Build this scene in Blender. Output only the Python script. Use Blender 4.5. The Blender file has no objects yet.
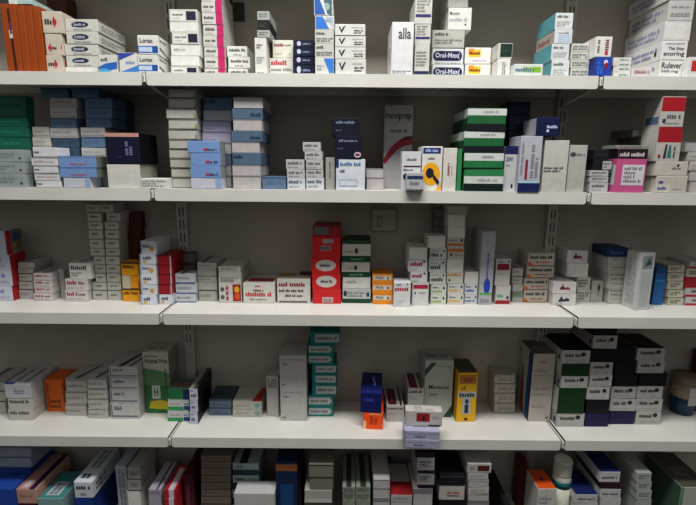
import bpy, math, random
from mathutils import Vector, Matrix
random.seed(11)
SC = bpy.context.scene
COL = SC.collection
EYE = 1.5
# ---------------------------------------------------------------- camera (metres; shelf fronts in the plane y=0, wall at y=WALL)
F = 463.2586; CX, CY = 0.45, -1.06546
PITCH, YAW, ROLL = 0.18871, -0.00016, 0.008258
WALL = 0.19
TOPS = [EYE + 0.1933, EYE - 0.0590, EYE - 0.3571, EYE - 0.6848, EYE - 0.985]   # top faces of the five shelves in view
fwd = Vector((math.sin(YAW)*math.cos(PITCH), math.cos(YAW)*math.cos(PITCH), -math.sin(PITCH)))
rt0 = Vector((math.cos(YAW), -math.sin(YAW), 0)); up0 = rt0.cross(fwd)
RT = math.cos(ROLL)*rt0 + math.sin(ROLL)*up0; UP = -math.sin(ROLL)*rt0 + math.cos(ROLL)*up0
CAM = Vector((CX, CY, EYE))
cd = bpy.data.cameras.new('camera'); cam = bpy.data.objects.new('camera', cd); COL.objects.link(cam)
cd.sensor_width = 36; cd.lens = 36*F/696
m = Matrix((RT, UP, -fwd)).transposed().to_4x4(); m.translation = CAM
cam.matrix_world = m; SC.camera = cam
def at_y(px, py, y):
    """point where the sight line of a photo pixel meets the plane y"""
    d = fwd + RT*((px-348)/F) + UP*((252.5-py)/F)
    return CAM + d*((y-CY)/d.y)
def at_z(px, py, z):
    d = fwd + RT*((px-348)/F) + UP*((252.5-py)/F)
    return CAM + d*((z-EYE)/d.z)

# ---------------------------------------------------------------- materials
MATS = {}
def lin(c):
    c /= 255.0
    return c/12.92 if c <= .04045 else ((c+.055)/1.055)**2.4
def rgb(h): return tuple(lin(int(h[i:i+2], 16)) for i in (0, 2, 4))
def mat(h, rough=.5, metal=0.0, spot=.05, scale=60, name=None, bump=0.0, trans=0.0):
    key = (h, rough, metal, trans, scale)
    if key in MATS: return MATS[key]
    M = bpy.data.materials.new(name or 'print_'+h); M.use_nodes = True
    nt = M.node_tree; b = nt.nodes['Principled BSDF']
    b.inputs['Roughness'].default_value = rough; b.inputs['Metallic'].default_value = metal
    b.inputs['Specular IOR Level'].default_value = .3
    if trans: b.inputs['Transmission Weight'].default_value = trans
    n = nt.nodes.new('ShaderNodeTexNoise'); n.inputs['Scale'].default_value = scale; n.inputs['Detail'].default_value = 3
    tc = nt.nodes.new('ShaderNodeTexCoord'); nt.links.new(tc.outputs['Object'], n.inputs['Vector'])
    r = nt.nodes.new('ShaderNodeValToRGB'); c = rgb(h)
    r.color_ramp.elements[0].position = .3; r.color_ramp.elements[1].position = .7
    r.color_ramp.elements[0].color = tuple(x*(1-spot*1.6) for x in c)+(1,)
    r.color_ramp.elements[1].color = tuple(min(1, x*(1+spot)) for x in c)+(1,)
    nt.links.new(n.outputs['Fac'], r.inputs['Fac']); nt.links.new(r.outputs['Color'], b.inputs['Base Color'])
    if bump:
        bp = nt.nodes.new('ShaderNodeBump'); bp.inputs['Strength'].default_value = bump; bp.inputs['Distance'].default_value = .001
        nt.links.new(n.outputs['Fac'], bp.inputs['Height']); nt.links.new(bp.outputs['Normal'], b.inputs['Normal'])
    MATS[key] = M
    return M

# ---------------------------------------------------------------- mesh collector: polygons with a material each
class Mesh:
    def __init__(s): s.v = []; s.f = []; s.m = []; s.mats = []
    def mi(s, M):
        if M not in s.mats: s.mats.append(M)
        return s.mats.index(M)
    def poly(s, pts, M):
        i = len(s.v); s.v += [tuple(p) for p in pts]; s.f.append(tuple(range(i, i+len(pts)))); s.m.append(s.mi(M))
    def faces(s, vs, fs, M):
        i = len(s.v); s.v += [tuple(p) for p in vs]; k = s.mi(M)
        for f in fs: s.f.append(tuple(i+a for a in f)); s.m.append(k)
    def box(s, x0, y0, z0, x1, y1, z1, M, c=.0006):
        """box with chamfered edges"""
        c = min(c, (x1-x0)*.3, (y1-y0)*.3, (z1-z0)*.3)
        vs = []; idx = {}
        for ix, sx in ((0, x0), (1, x1)):
            for iy, sy in ((0, y0), (1, y1)):
                for iz, sz in ((0, z0), (1, z1)):
                    dx = c if ix == 0 else -c; dy = c if iy == 0 else -c; dz = c if iz == 0 else -c
                    idx[ix, iy, iz, 'x'] = len(vs); vs.append((sx, sy+dy, sz+dz))
                    idx[ix, iy, iz, 'y'] = len(vs); vs.append((sx+dx, sy, sz+dz))
                    idx[ix, iy, iz, 'z'] = len(vs); vs.append((sx+dx, sy+dy, sz))
        I = lambda a, b, d, k: idx[a, b, d, k]
        fs = []
        q = ((0, 0), (1, 0), (1, 1), (0, 1))
        fs.append([I(0, a, b, 'x') for a, b in reversed(q)]); fs.append([I(1, a, b, 'x') for a, b in q])
        fs.append([I(a, 0, b, 'y') for a, b in q]); fs.append([I(a, 1, b, 'y') for a, b in reversed(q)])
        fs.append([I(a, b, 0, 'z') for a, b in reversed(q)]); fs.append([I(a, b, 1, 'z') for a, b in q])
        for a in (0, 1):
            for b in (0, 1):
                fs.append([I(a, b, 0, 'x'), I(a, b, 1, 'x'), I(a, b, 1, 'y'), I(a, b, 0, 'y')])
                fs.append([I(a, 0, b, 'x'), I(a, 1, b, 'x'), I(a, 1, b, 'z'), I(a, 0, b, 'z')])
                fs.append([I(0, a, b, 'y'), I(1, a, b, 'y'), I(1, a, b, 'z'), I(0, a, b, 'z')])
                for d in (0, 1): fs.append([I(a, b, d, 'x'), I(a, b, d, 'y'), I(a, b, d, 'z')])
        # orient outward
        cen = Vector(((x0+x1)/2, (y0+y1)/2, (z0+z1)/2)); out = []
        for f in fs:
            p = [Vector(vs[k]) for k in f]; n = (p[1]-p[0]).cross(p[2]-p[0]); g = sum(p, Vector())/len(p)
            out.append(f if n.dot(g-cen) > 0 else f[::-1])
        s.faces(vs, out, M)
    def lathe(s, cx, cy, prof, M, n=28):
        """prof: list of (radius, z)"""
        vs = []
        for r, z in prof:
            for k in range(n):
                a = 2*math.pi*k/n; vs.append((cx+r*math.cos(a), cy+r*math.sin(a), z))
        fs = []
        for j in range(len(prof)-1):
            for k in range(n):
                a, b = j*n+k, j*n+(k+1) % n; fs.append((a, b, b+n, a+n))
        fs.append(tuple(range(n))[::-1]); L = (len(prof)-1)*n; fs.append(tuple(range(L, L+n)))
        s.faces(vs, fs, M)
    def tube(s, pts, r, M, n=8):
        vs = []; fs = []
        for j, p in enumerate(pts):
            a = Vector(pts[max(j-1, 0)]); b = Vector(pts[min(j+1, len(pts)-1)]); d = (b-a).normalized()
            u = d.cross(Vector((0, 1, 0))).normalized(); w = d.cross(u)
            for k in range(n):
                t = 2*math.pi*k/n; vs.append(Vector(p)+r*(math.cos(t)*u+math.sin(t)*w))
        for j in range(len(pts)-1):
            for k in range(n):
                a, b = j*n+k, j*n+(k+1) % n; fs.append((a, b, b+n, a+n))
        fs.append(tuple(range(n))[::-1]); L = (len(pts)-1)*n; fs.append(tuple(range(L, L+n)))
        s.faces(vs, fs, M)
    def build(s, name, parent=None, loc=None, rz=0.0, smooth=False):
        me = bpy.data.meshes.new(name); me.from_pydata(s.v, [], s.f)
        for M in s.mats: me.materials.append(M)
        me.polygons.foreach_set('material_index', s.m)
        if smooth:
            me.polygons.foreach_set('use_smooth', [True]*len(s.f))
        me.update()
        o = bpy.data.objects.new(name, me); COL.objects.link(o)
        if parent is not None: o.parent = parent
        if loc is not None: o.location = loc
        o.rotation_euler = (0, 0, rz)
        return o

def tag(o, label=None, cat=None, group=None, kind=None):
    if label: o['label'] = label
    if cat: o['category'] = cat
    if group: o['group'] = group
    if kind: o['kind'] = kind
    return o

# ---------------------------------------------------------------- print on a carton face
GLY = {}
def glyphs(txt):
    if txt not in GLY:
        cu = bpy.data.curves.new('lettering', 'FONT'); cu.body = txt; cu.size = 1; cu.resolution_u = 2; cu.offset = .02
        o = bpy.data.objects.new('lettering', cu); COL.objects.link(o)
        bpy.context.view_layer.update()
        me = bpy.data.meshes.new_from_object(o.evaluated_get(bpy.context.evaluated_depsgraph_get()))
        vs = [(v.co.x, v.co.y) for v in me.vertices]; fs = [tuple(p.vertices) for p in me.polygons]
        bpy.data.objects.remove(o); bpy.data.curves.remove(cu); bpy.data.meshes.remove(me)
        xs = [a for a, b in vs]; ys = [b for a, b in vs]
        x0, x1, y0, y1 = min(xs), max(xs), min(ys), max(ys)
        GLY[txt] = ([((a-x0)/(x1-x0), (b-y0)/(y1-y0)) for a, b in vs], fs)
    return GLY[txt]
def prints(M, items, O, U, V, N, w, h, rnd):
    """items in face coordinates 0..1; O origin, U, V unit axes in the face, N its normal"""
    k = 0
    def P(u, v): return O + U*(u*w) + V*(v*h) + N*(.00018+.00005*k)
    for it in items:
        k += 1; t = it[0]
        if t == 'r':
            _, a, b, c, d, col = it
            M.poly([P(a, b), P(c, b), P(c, d), P(a, d)], mat(col))
        elif t == 'p':
            M.poly([P(a, b) for a, b in it[1]], mat(it[2]))
        elif t == 'e':
            _, cu, cv, ru, rv, col = it
            M.poly([P(cu+ru*math.cos(i*math.pi/10), cv+rv*math.sin(i*math.pi/10)) for i in range(20)], mat(col))
        elif t == 't':
            _, s, a, b, c, d, col = it
            vs, fs = glyphs(s)
            M.faces([P(a+x*(c-a), b+y*(d-b)) for x, y in vs], fs, mat(col))
        elif t == 'T':                                            # lettering running up the face
            _, s, a, b, c, d, col = it
            vs, fs = glyphs(s)
            M.faces([P(c-y*(c-a), b+x*(d-b)) for x, y in vs], fs, mat(col))
        elif t == 'm':                                            # rows of print too small to read
            _, a, b, c, d, col, n = it
            lh = (d-b)/n
            for r in range(n):
                v0 = d-lh*(r+.9); v1 = d-lh*(r+.08)
                ch = (v1-v0)*h*.5
                if ch*h < 0: continue
                u = a; end = c if r == 0 else a+(c-a)*(rnd.uniform(.6, 1))
                step = max(ch/w, (c-a)/30)
                left = rnd.randint(4, 9)
                while u+step*.7 < end:
                    hh = rnd.choice((.72, .72, 1.0, .8))
                    M.poly([P(u, v0), P(u+step*.78, v0), P(u+step*.78, v0+(v1-v0)*hh), P(u, v0+(v1-v0)*hh)], mat(col))
                    u += step; left -= 1
                    if left == 0: u += step*.8; left = rnd.randint(3, 9)
        elif t == 'M':                                            # small print in rows running up the face
            _, a, b, c, d, col, n = it
            lw = (c-a)/n
            for r in range(n):
                u0 = a+lw*(r+.15); u1 = a+lw*(r+.85); v = b; step = max((u1-u0)*w*.62/h, (d-b)/40)
                end = d if r == 0 else b+(d-b)*rnd.uniform(.6, 1); left = rnd.randint(4, 9)
                while v+step*.7 < end:
                    M.poly([P(u0, v), P(u1, v), P(u1, v+step*.68), P(u0, v+step*.68)], mat(col))
                    v += step; left -= 1
                    if left == 0: v += step*.8; left = rnd.randint(3, 9)

X, Y, Z = Vector((1, 0, 0)), Vector((0, 1, 0)), Vector((0, 0, 1))
def carton(w, d, h, style, loc, rz, seed=0, flap=True, name='medicine_carton'):
    """closed card box; origin at its front left lower corner"""
    st = STY[style]; body = mat(st[1]); rnd = random.Random(seed)
    g = .00025
    B = Mesh(); B.box(g, 0, 0, w-g, d, h-g, body)
    front = st[2]; sides = st[3] if len(st) > 3 else {}
    tall = h > 1.25*w
    if 'S' in sides:
        prints(B, sides['S'], Vector((w-g, .001, 0)), Y, Z, X, d-.002, h, rnd)
        prints(B, sides.get('L', sides['S']), Vector((g, d-.001, 0)), -Y, Z, -X, d-.002, h, rnd)
    if 'T' in sides and not (flap and tall):
        prints(B, sides['T'], Vector((0, 0, h-g)), X, Y, Z, w, d, rnd)
    if not flap or tall:
        prints(B, front, Vector((0, 0, 0)), X, Z, -Y, w, h, rnd)
    o = B.build(name, loc=loc, rz=rz)
    if flap:
        Fm = Mesh(); e = min(.0012, h*.08)
        if tall:
            Fm.box(e, e, 0, w-e, d-e, .0005, body, .0001)
            if 'T' in sides: prints(Fm, sides['T'], Vector((e, e, .0005)), X, Y, Z, w-2*e, d-2*e, rnd)
            Fm.build('top_flap', parent=o, loc=(0, 0, h-g-.0001))
        else:
            Fm.box(e, -.0005, e*.6, w-e, .0001, h-g-e, body, .0001)
            prints(Fm, front, Vector((0, -.0005, 0)), X, Z, -Y, w, h, rnd)
            Fm.build('end_flap', parent=o)
    return o

# ---------------------------------------------------------------- stacks
ORD = ['second', 'third', 'fourth', 'fifth', 'sixth', 'seventh', 'eighth', 'ninth', 'tenth', 'eleventh', 'twelfth']
PLACED = []; LABELS = {}; SEED = [0]
def sb_of(s, px, sb):
    """depth of a stack's front: metres, or the photo row where its foot meets the shelf"""
    if sb < 1: return sb
    return at_z(px, sb, TOPS[s]).y
def K(s, where, x0, x1, sb, dep, yaw, items, base=None, flap=None, kind='carton', name='medicine_carton', jit=1.0, trimmed=True):
    """a pile on shelf s. items from the lowest: (row of its top edge, style[, look[, dx0, dx1]])"""
    y0 = sb_of(s, (x0+x1)/2, sb); z = base if base is not None else TOPS[s]
    n = len(items); yaw = math.radians(yaw); out = []
    maxd = WALL-.004-y0
    group = None if n == 1 else 'cartons in '+where
    for i, it in enumerate(items):
        ytop, style = it[0], it[1]; look = (it[2] if len(it) > 2 and it[2] else STY[style][0])
        dx0, dx1 = (it[3], it[4]) if len(it) > 4 else (0, 0)
        yy = ytop+3
        a = at_y(x0+dx0, yy, y0); zt = at_y((x0+x1)/2, ytop, y0).z
        # width: the right corner lies on the sight line of x1 and on the turned front line
        d = fwd + RT*((x1+dx1-348)/F) + UP*((252.5-yy)/F); sx = d.x/d.y
        # a.x + w cos = CX + sx*(a.y + w sin - CY)
        w = (CX + sx*(y0-CY) - a.x)/(math.cos(yaw)-sx*math.sin(yaw))
        h = zt-z
        dd = min(dep, maxd-max(0, math.sin(yaw)*w))
        SEED[0] += 1; R = random.Random(SEED[0]*7+3)
        jx = R.uniform(-.0005, .0005)*jit; jr = math.radians(R.uniform(-.7, .7))*jit if n > 1 else 0
        jy = R.uniform(0, .0015)*jit if n > 1 else 0
        if i == n-1 and n == 1: o_ = ''
        elif i == n-1: o_ = 'topmost in '
        elif i == 0: o_ = 'lowest in '
        else:
            o_ = (ORD[n-2-i] + ' down in ') if n-1-i <= i else (ORD[i-1] + ' up in ')
        lab = f'{look} {kind}, {o_}{where}' if n > 1 else f'{look} {kind} {where}'
        fl = (w > .045) if flap is None else flap
        nm = name
        if name == 'medicine_carton': nm = 'tall_carton' if h > 1.25*w and w > .03 else 'small_carton' if w < .05 else 'flat_carton' if h < .45*w else 'medicine_carton'
        PLACED.append(dict(s=s, x=a.x+jx, y=y0+jy, z=z, w=w, d=dd, h=h, rz=yaw+jr, style=style, lab=lab, group=group, fl=fl, seed=SEED[0], kind=kind, name=nm, trim=trimmed))
        out.append(PLACED[-1]); z = zt
    return out
def corners(p):
    c, s_ = math.cos(p['rz']), math.sin(p['rz'])
    return [(p['x']+c*u-s_*v, p['y']+s_*u+c*v) for u, v in ((0, 0), (p['w'], 0), (p['w'], p['d']), (0, p['d']))]
def sat(A, B):
    """least overlap of two turned rectangles (negative: apart)"""
    best = 9
    for P in (A, B):
        for i in (0, 1):
            ex, ey = P[i+1][0]-P[i][0], P[i+1][1]-P[i][1]; L = math.hypot(ex, ey); ex, ey = ex/L, ey/L
            a = [x*ex+y*ey for x, y in A]; b = [x*ex+y*ey for x, y in B]
            best = min(best, min(max(a), max(b))-max(min(a), min(b)))
    return best
def settle():
    """neighbours may touch, never share space: trim what nobody sees of them"""
    bad = []
    for i, p in enumerate(PLACED):
        for q in PLACED[i+1:]:
            if p['s'] != q['s'] or p['z']+p['h'] <= q['z']+1e-5 or q['z']+q['h'] <= p['z']+1e-5: continue
            ov = sat(corners(p), corners(q))
            if ov <= .0002: continue
            pf, qf = (p, q) if p['y'] <= q['y'] else (q, p)          # pf in front
            lo = pf['x'] < qf['x']
            # how far the overlap reaches sideways
            cp, cq = corners(pf), corners(qf)
            dx = (max(c[0] for c in cp)-min(c[0] for c in cq)) if lo else (max(c[0] for c in cq)-min(c[0] for c in cp))
            dep = qf['y']-pf['y']+min(0, qf['w']*math.sin(qf['rz']))-max(0, pf['w']*math.sin(pf['rz']))
            if dx < .014 and dx < qf['w']*.45 and (lo or True):
                if lo: qf['x'] += dx+.0003
                qf['w'] -= dx+.0003
            elif dep > .03: pf['d'] = dep-.001
            elif dx < .02 and dx < .6*qf['w']:
                if lo: qf['x'] += dx+.0003
                qf['w'] -= dx+.0003
            else:
                bad.append((round(dx, 3), round(dep, 3), p['lab'], q['lab']))
    return bad
def make_all():
    for p in PLACED:
        assert p['w'] > .003 and p['d'] > .004 and p['h'] > .002, (p['lab'], p['w'], p['d'], p['h'])
        n = len(p['lab'].replace('-', ' ').split()); assert 4 <= n <= 16, p['lab']
        LABELS.setdefault(p['lab'], []).append(p)
        o = carton(p['w'], p['d'], p['h'], p['style'], (p['x'], p['y'], p['z']+.0001), p['rz'], p['seed'], p['fl'], p['name'])
        tag(o, p['lab'], p['kind'], p['group'])
        p['o'] = o
    for l, ps in LABELS.items():
        if len(ps) > 1: print('DUPLICATE LABEL', l, len(ps))
W, G, LG = 'cfcec8', 'a9a8a0', 'bcbbb4'        # card whites and greys
K_, NV, BL, TL, GN, RD, MG, OR, YL = '1c1c20', '0e1130', '2f66b8', '2f8f8c', '1f6b3e', 'b0242c', 'b01a5c', 'e0641c', 'e8b820'
STY = {
 # plain and lightly printed
 'grey': ('pale grey', G, [('m', .08, .3, .7, .75, '6c6b66', 2)]),
 'greyb': ('plain grey', G, []),
 'greyt': ('grey text-printed', LG, [('m', .08, .18, .92, .86, '66655f', 3)]),
 'white': ('plain white', W, [('m', .1, .4, .5, .7, '9a9a95', 1)]),
 'blank': ('blank white', W, []),
 'wtext': ('white text-printed', W, [('m', .08, .55, .8, .85, '4a4a4e', 1), ('m', .08, .15, .6, .45, '8b8b88', 2)], {'S': [('m', .1, .3, .6, .75, '8b8b88', 2)], 'T': [('M', .2, .1, .7, .9, '85847e', 2)]}),
 'wbar': ('white bold-printed', W, [('m', .1, .38, .9, .78, '303036', 1), ('m', .1, .12, .7, .3, '8b8b88', 1)], {'T': [('M', .2, .1, .8, .9, '77766f', 2)]}),
 'wblue': ('white blue-lettered', W, [('m', .12, .5, .8, .82, '2d4a8c', 1), ('m', .12, .15, .6, .38, '8b8b98', 1)]),
 'wred': ('white red-lettered', W, [('m', .1, .5, .62, .88, 'a02838', 1), ('r', .72, .2, .92, .4, '8a8a86'), ('m', .1, .12, .6, .36, '99908f', 1)], {'T': [('M', .3, .1, .7, .9, '8c8b85', 2)]}),
 # top shelf
 'folder': ('rust orange', '8f3c0a', [('p', [(.42, .93), (.58, .93), (.68, 0), (.5, 0)], '3a1410'), ('r', .4, .5, .62, .62, 'c9bdb4'), ('r', .46, .56, .6, .72, '4a2860')], {'S': [('r', .05, 0, .12, 1, '6a2a0c'), ('r', .5, 0, .56, 1, '7a3410')]}),
 'folder2': ('narrow orange', '8f3c0a', [('r', .0, 0, .12, 1, '7a3410')], {'S': [('r', .3, 0, .36, 1, '7a3410')]}),
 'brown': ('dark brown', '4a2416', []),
 'tealw': ('pale teal and white', '9fb8b6', [('r', 0, 0, .4, 1, 'c8cfc9')]),
 'arrow': ('beige arrow-marked', 'b9b0a0', [('p', [(.58, .25), (.74, .5), (.58, .78), (.5, .5)], RD), ('m', .12, .36, .52, .66, '3a2c2c', 1)], {'S': [('p', [(.1, .3), (.3, .5), (.1, .75)], RD)]}),
 'arrow2': ('beige left-arrow', 'b9b0a0', [('p', [(.3, .12), (.12, .33), (.3, .56), (.36, .33)], RD), ('m', .38, .24, .72, .42, '3a2c2c', 1), ('p', [(.98, .2), (.9, .35), (.98, .55)], RD)]),
 'jpill': ('white pill-logo', LG, [('e', .45, .56, .26, .24, '1c2438'), ('r', .22, .38, .34, .5, '1c2438'), ('m', .26, .42, .62, .7, '9aa0ac', 1), ('m', .25, .08, .8, .24, '7a7a7a', 1)], {'S': [('r', 0, .86, 1, 1, '6f6b64'), ('m', .1, .2, .9, .7, '8c8b84', 2)]}),
 'swoosh': ('white blue-swoosh', W, [('p', [(0, 0), (0, .3), (.35, .5), (.8, .56), (1, .62), (1, .2), (.6, .1), (.3, 0)], '2560b4'), ('p', [(0, 0), (.0, .2), (.4, .22), (.7, .0)], '44a0cc'), ('t', 'soft', .12, .62, .5, .85, '26262a')]),
 'swooshd': ('white blue-corner', W, [('p', [(0, 0), (1, .35), (1, .0)], '3c74bc'), ('p', [(.0, .98), (.0, .6), (.95, .98)], '2a3f96'), ('m', .35, .4, .9, .6, '7a86b0', 1)]),
 'lorax': ('white teal-panel', W, [('r', .0, .08, .96, .44, '2f62ae'), ('r', .72, .1, .95, .44, '1a4a8a'), ('r', .05, .14, .68, .38, 'b4c4d8'), ('t', 'Lorax', .12, .6, .74, .84, '26262e')], {'S': [('m', .06, .7, .4, .85, '77767a', 1), ('p', [(.02, .3), (.5, .02), (.6, .02), (.05, .42)], '4a4658')]}),
 'blacksq': ('white black-square', LG, [('r', .6, .16, .94, .84, '1e1a30'), ('r', .07, .12, .56, .84, W), ('m', .12, .46, .52, .7, '4c4a52', 1), ('m', .12, .24, .4, .36, '99989c', 1)]),
 'magenta': ('white magenta-ended', LG, [('r', .66, .02, .99, .98, MG), ('m', .1, .42, .6, .74, '403c44', 1), ('m', .1, .14, .5, .28, '9a9a9a', 1)]),
 'smalltxt': ('small white', W, [('m', .12, .46, .9, .78, '34343c', 1), ('m', .3, .12, .7, .3, '77777c', 1)]),
 'tallw': ('tall white', W, [('m', .15, .7, .7, .84, '55555c', 2), ('m', .15, .3, .8, .5, '8a8a8e', 3), ('m', .15, .02, .8, .08, '44444a', 1)]),
 'vblack': ('black', '17171a', [('m', .1, .3, .6, .6, '3a3a3e', 1)]),
 'vgrey': ('frosted grey', '9a9d9a', [('m', .15, .3, .85, .8, '6d706e', 2)]),
 'redlinew': ('white red-lettered', 'd3d2c4', [('m', .08, .62, .6, .82, '8c2030', 1), ('m', .6, .66, .95, .76, '55555c', 1), ('m', .1, .18, .5, .3, 'b8b0a0', 1), ('e', .83, .2, .03, .05, '2c8a3a')]),
 'redlinew2': ('white red-striped', 'd0cfc6', [('m', .08, .6, .75, .9, 'b03040', 1), ('m', .08, .3, .95, .5, '77777c', 1)]),
 'navy': ('navy', NV, [('e', .26, .55, .1, .3, 'b6bcd0'), ('m', .45, .38, .82, .66, '7f88a8', 1)]),
 'bluepoly': ('white blue-wedge', W, [('p', [(.45, .95), (.98, .95), (.98, .05), (.75, .05)], '3478cc'), ('m', .08, .2, .5, .6, '88909a', 2)]),
 'bluepoly2': ('blue-and-white', W, [('p', [(.04, .94), (.4, .94), (.75, .05), (.04, .05)], '2a6cc4'), ('p', [(.55, .9), (.95, .9), (.95, .1)], '9fb0c0'), ('m', .5, .5, .9, .8, '88909a', 1)]),
 'bluedark': ('blue dark-blotched', W, [('p', [(.04, .9), (.3, .9), (.62, .05), (.04, .05)], '2456a4'), ('p', [(.5, .95), (.95, .95), (.95, .0), (.7, .1)], '3f5a66'), ('e', .7, .5, .14, .2, '8aa8a0')]),
 'greytx': ('grey text', LG, [('m', .08, .6, .5, .86, '3a3a40', 1), ('m', .08, .1, .94, .45, '5a5a60', 2)]),
 'vmark': ('white V-marked', 'c9c9c4', [('p', [(.12, .72), (.18, .78), (.2, .45), (.3, .82), (.34, .78), (.22, .2)], '1e2034'), ('m', .55, .62, .92, .76, '9a9a9a', 1), ('m', .62, .16, .92, .52, '2a2a2e', 2)]),
 'alla': ('tall white', 'd2d2d4', [('t', 'alla', .3, .68, .88, .89, '3a3c40'), ('m', .06, .02, .94, .09, '6a7684', 2)], {'L': [('m', .3, .3, .8, .6, 'b0b0b0', 3)], 'S': []}),
 'band': ('grey navy-banded', LG, [('r', .02, .04, .98, .16, '1e2244'), ('m', .12, .3, .88, .8, '6f6d68', 5)]),
 'band2': ('grey purple-banded', LG, [('r', .06, .26, .94, .38, '2a2660'), ('m', .12, .44, .88, .95, '77746c', 4)]),
 'pill': ('white navy-pill', 'c6c9cc', [('e', .15, .52, .12, .3, '14163a'), ('e', .83, .52, .12, .3, '14163a'), ('r', .15, .22, .83, .82, '14163a'), ('t', 'Oral-Mex(', .1, .32, .88, .72, 'b9bcd0'), ('m', .1, .02, .9, .16, '8a8c8e', 1)]),
 'gtext3': ('grey text-printed', G, [('m', .08, .66, .5, .86, '3a3a3c', 1), ('m', .08, .2, .94, .5, '6c6a66', 2)]),
 'bend': ('white bent-lid', W, [('t', 'Monuvo', .06, .66, .48, .82, '34343c'), ('m', .06, .36, .85, .55, '9a9aa0', 1), ('e', .75, .24, .04, .05, '3a3a3c')]),
 'yelred': ('white yellow-label', 'd6d4cf', [('r', .12, .42, .6, .86, YL), ('r', .12, .62, .34, .92, 'e8862c'), ('m', .16, .52, .58, .76, '5a1a10', 1), ('m', .3, .14, .85, .26, 'b090b4', 1)]),
 'dkgreen': ('white dark-green-faced', LG, [('r', .18, .1, .96, .96, '0e2c22'), ('m', .3, .4, .8, .6, '1f4436', 1)]),
 'vtext': ('white upright-printed', W, [('M', .35, .15, .65, .85, '77777a', 2)]),
 'greengrad': ('flat lime-striped', 'c9cfca', [('r', .3, .3, .93, .74, '98b848'), ('r', .6, .3, .93, .74, '7cae2e'), ('m', .05, .32, .72, .7, '44708c', 1)]),
 'tealside': ('teal-sided white', 'c6c9c9', [('m', .1, .66, .7, .86, '4c4c52', 1), ('m', .1, .15, .9, .5, '9a9a9e', 3)], {'S': [('r', 0, 0, 1, 1, '5a9aa4')]}),
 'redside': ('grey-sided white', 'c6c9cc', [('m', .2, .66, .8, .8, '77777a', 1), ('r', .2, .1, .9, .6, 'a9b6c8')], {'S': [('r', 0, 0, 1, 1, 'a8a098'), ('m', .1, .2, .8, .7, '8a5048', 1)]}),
 'greyrow': ('grey fine-printed', LG, [('m', .06, .2, .9, .8, '66666a', 2), ('e', .86, .4, .07, .25, '8c8ca4')]),
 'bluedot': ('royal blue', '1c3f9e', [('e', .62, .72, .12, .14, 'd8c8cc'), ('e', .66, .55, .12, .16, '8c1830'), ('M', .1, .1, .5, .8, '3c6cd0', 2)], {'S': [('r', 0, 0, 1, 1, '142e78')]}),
 'redvert': ('white red-upright-printed', W, [('M', .1, .2, .3, .9, '5c3c44', 1), ('M', .55, .1, .85, .85, '7c2c30', 1), ('r', .62, .1, .74, .3, RD)]),
 'tealtxt': ('white teal-lettered', W, [('m', .35, .62, .86, .84, '2c7c80', 1), ('m', .35, .1, .86, .3, '2c8070', 1), ('e', .2, .5, .06, .08, 'c8b8a8')]),
 'lowpink': ('low white pink-lettered', 'cfc8c8', [('m', .1, .3, .9, .75, '9a6a74', 1)]),
 'pil0': ('long grey purple-printed', 'b0aeac', [('m', .1, .6, .9, .75, '77777a', 1), ('m', .1, .2, .9, .4, '6a6a6e', 2)], {'S': [('m', .1, .2, .9, .75, '77748c', 2)]}),
 'pil1': ('long white blank-ended', 'c2c2c0', [('r', .04, .1, .8, .9, 'cacac8')], {'S': [('m', .1, .2, .9, .75, '8484a4', 2)]}),
 'pil2': ('long white snoring-aid', 'd0d0ce', [('m', .12, .8, .9, .9, '77777a', 1), ('t', 'The Stop', .24, .46, .86, .7, '1e1e20'), ('t', 'snoring', .08, .14, .9, .44, '1e1e20')], {'S': [('m', .05, .2, .9, .75, '7c78a4', 2), ('e', .86, .4, .03, .16, '2a2a34')]}),
 'pil3': ('long white black-lettered', 'd4d4d2', [('t', 'Rulever', .06, .55, .82, .88, '1c1c20'), ('t', '500 mg', .06, .3, .7, .48, '3c3438'), ('m', .06, .06, .7, .14, '88888c', 1)], {'S': [('m', .05, .2, .9, .75, '7c78a4', 2)]}),
 'redcard': ('white red-block', 'd0cecc', [('r', .15, .3, 1, .82, 'b8281c'), ('r', .55, .4, 1, .7, '4c1010')]),
 # second shelf
 'green': ('green', '0f5545', [('r', .1, 0, .13, 1, '0c3c30'), ('m', .2, .3, .8, .7, '1c6c58', 1)]),
 'notch': ('grey notched', '8f9898', [('e', .88, .3, .04, .1, '2c3434'), ('m', .05, .3, .7, .75, '77807f', 2)]),
 'sgrey': ('pale grey', 'b3b0aa', [('r', .05, .12, .95, .22, '8c8a86'), ('m', .1, .4, .8, .7, '97948f', 1)]),
 'swhite': ('white', 'c9c9cc', [('r', .0, .0, 1, .1, '77706c'), ('r', .05, .4, .25, .6, '6a6a70')]),
 'swhite2': ('white pink-streaked', 'c8c6c8', [('m', .1, .35, .9, .7, 'a898a0', 1), ('r', 0, .9, 1, 1, '8c8688')]),
 'sblue': ('steel blue', '586f88', [('r', .0, .86, 1, 1, '41597a'), ('m', .12, .3, .85, .7, '4a6484', 1)]),
 'dblue': ('dark slate blue', '34465a', [('m', .2, .3, .85, .7, '2c3e54', 1)]),
 'lblue': ('light blue', '6f8fc0', [('m', .3, .18, .75, .4, 'a04a68', 1), ('r', 0, .9, 1, 1, '5c80b8')], {'S': [('r', 0, 0, 1, 1, '6a7468')]}),
 'lblue2': ('light blue red-lettered', '6f8fc0', [('m', .5, .14, .92, .42, '3c3058', 1), ('r', .5, .2, .62, .4, 'a8384c')], {'S': [('r', 0, 0, 1, 1, '8a9498')]}),
 'wbl': ('white blue-tipped', 'c0c0cc', [('r', .8, 0, 1, 1, '8fa4c4'), ('r', 0, 0, 1, .08, '8c8c9a')]),
 'pinkw': ('pinkish white', 'b8a8a8', [('m', .1, .3, .9, .7, '9c8c8c', 1)]),
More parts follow.
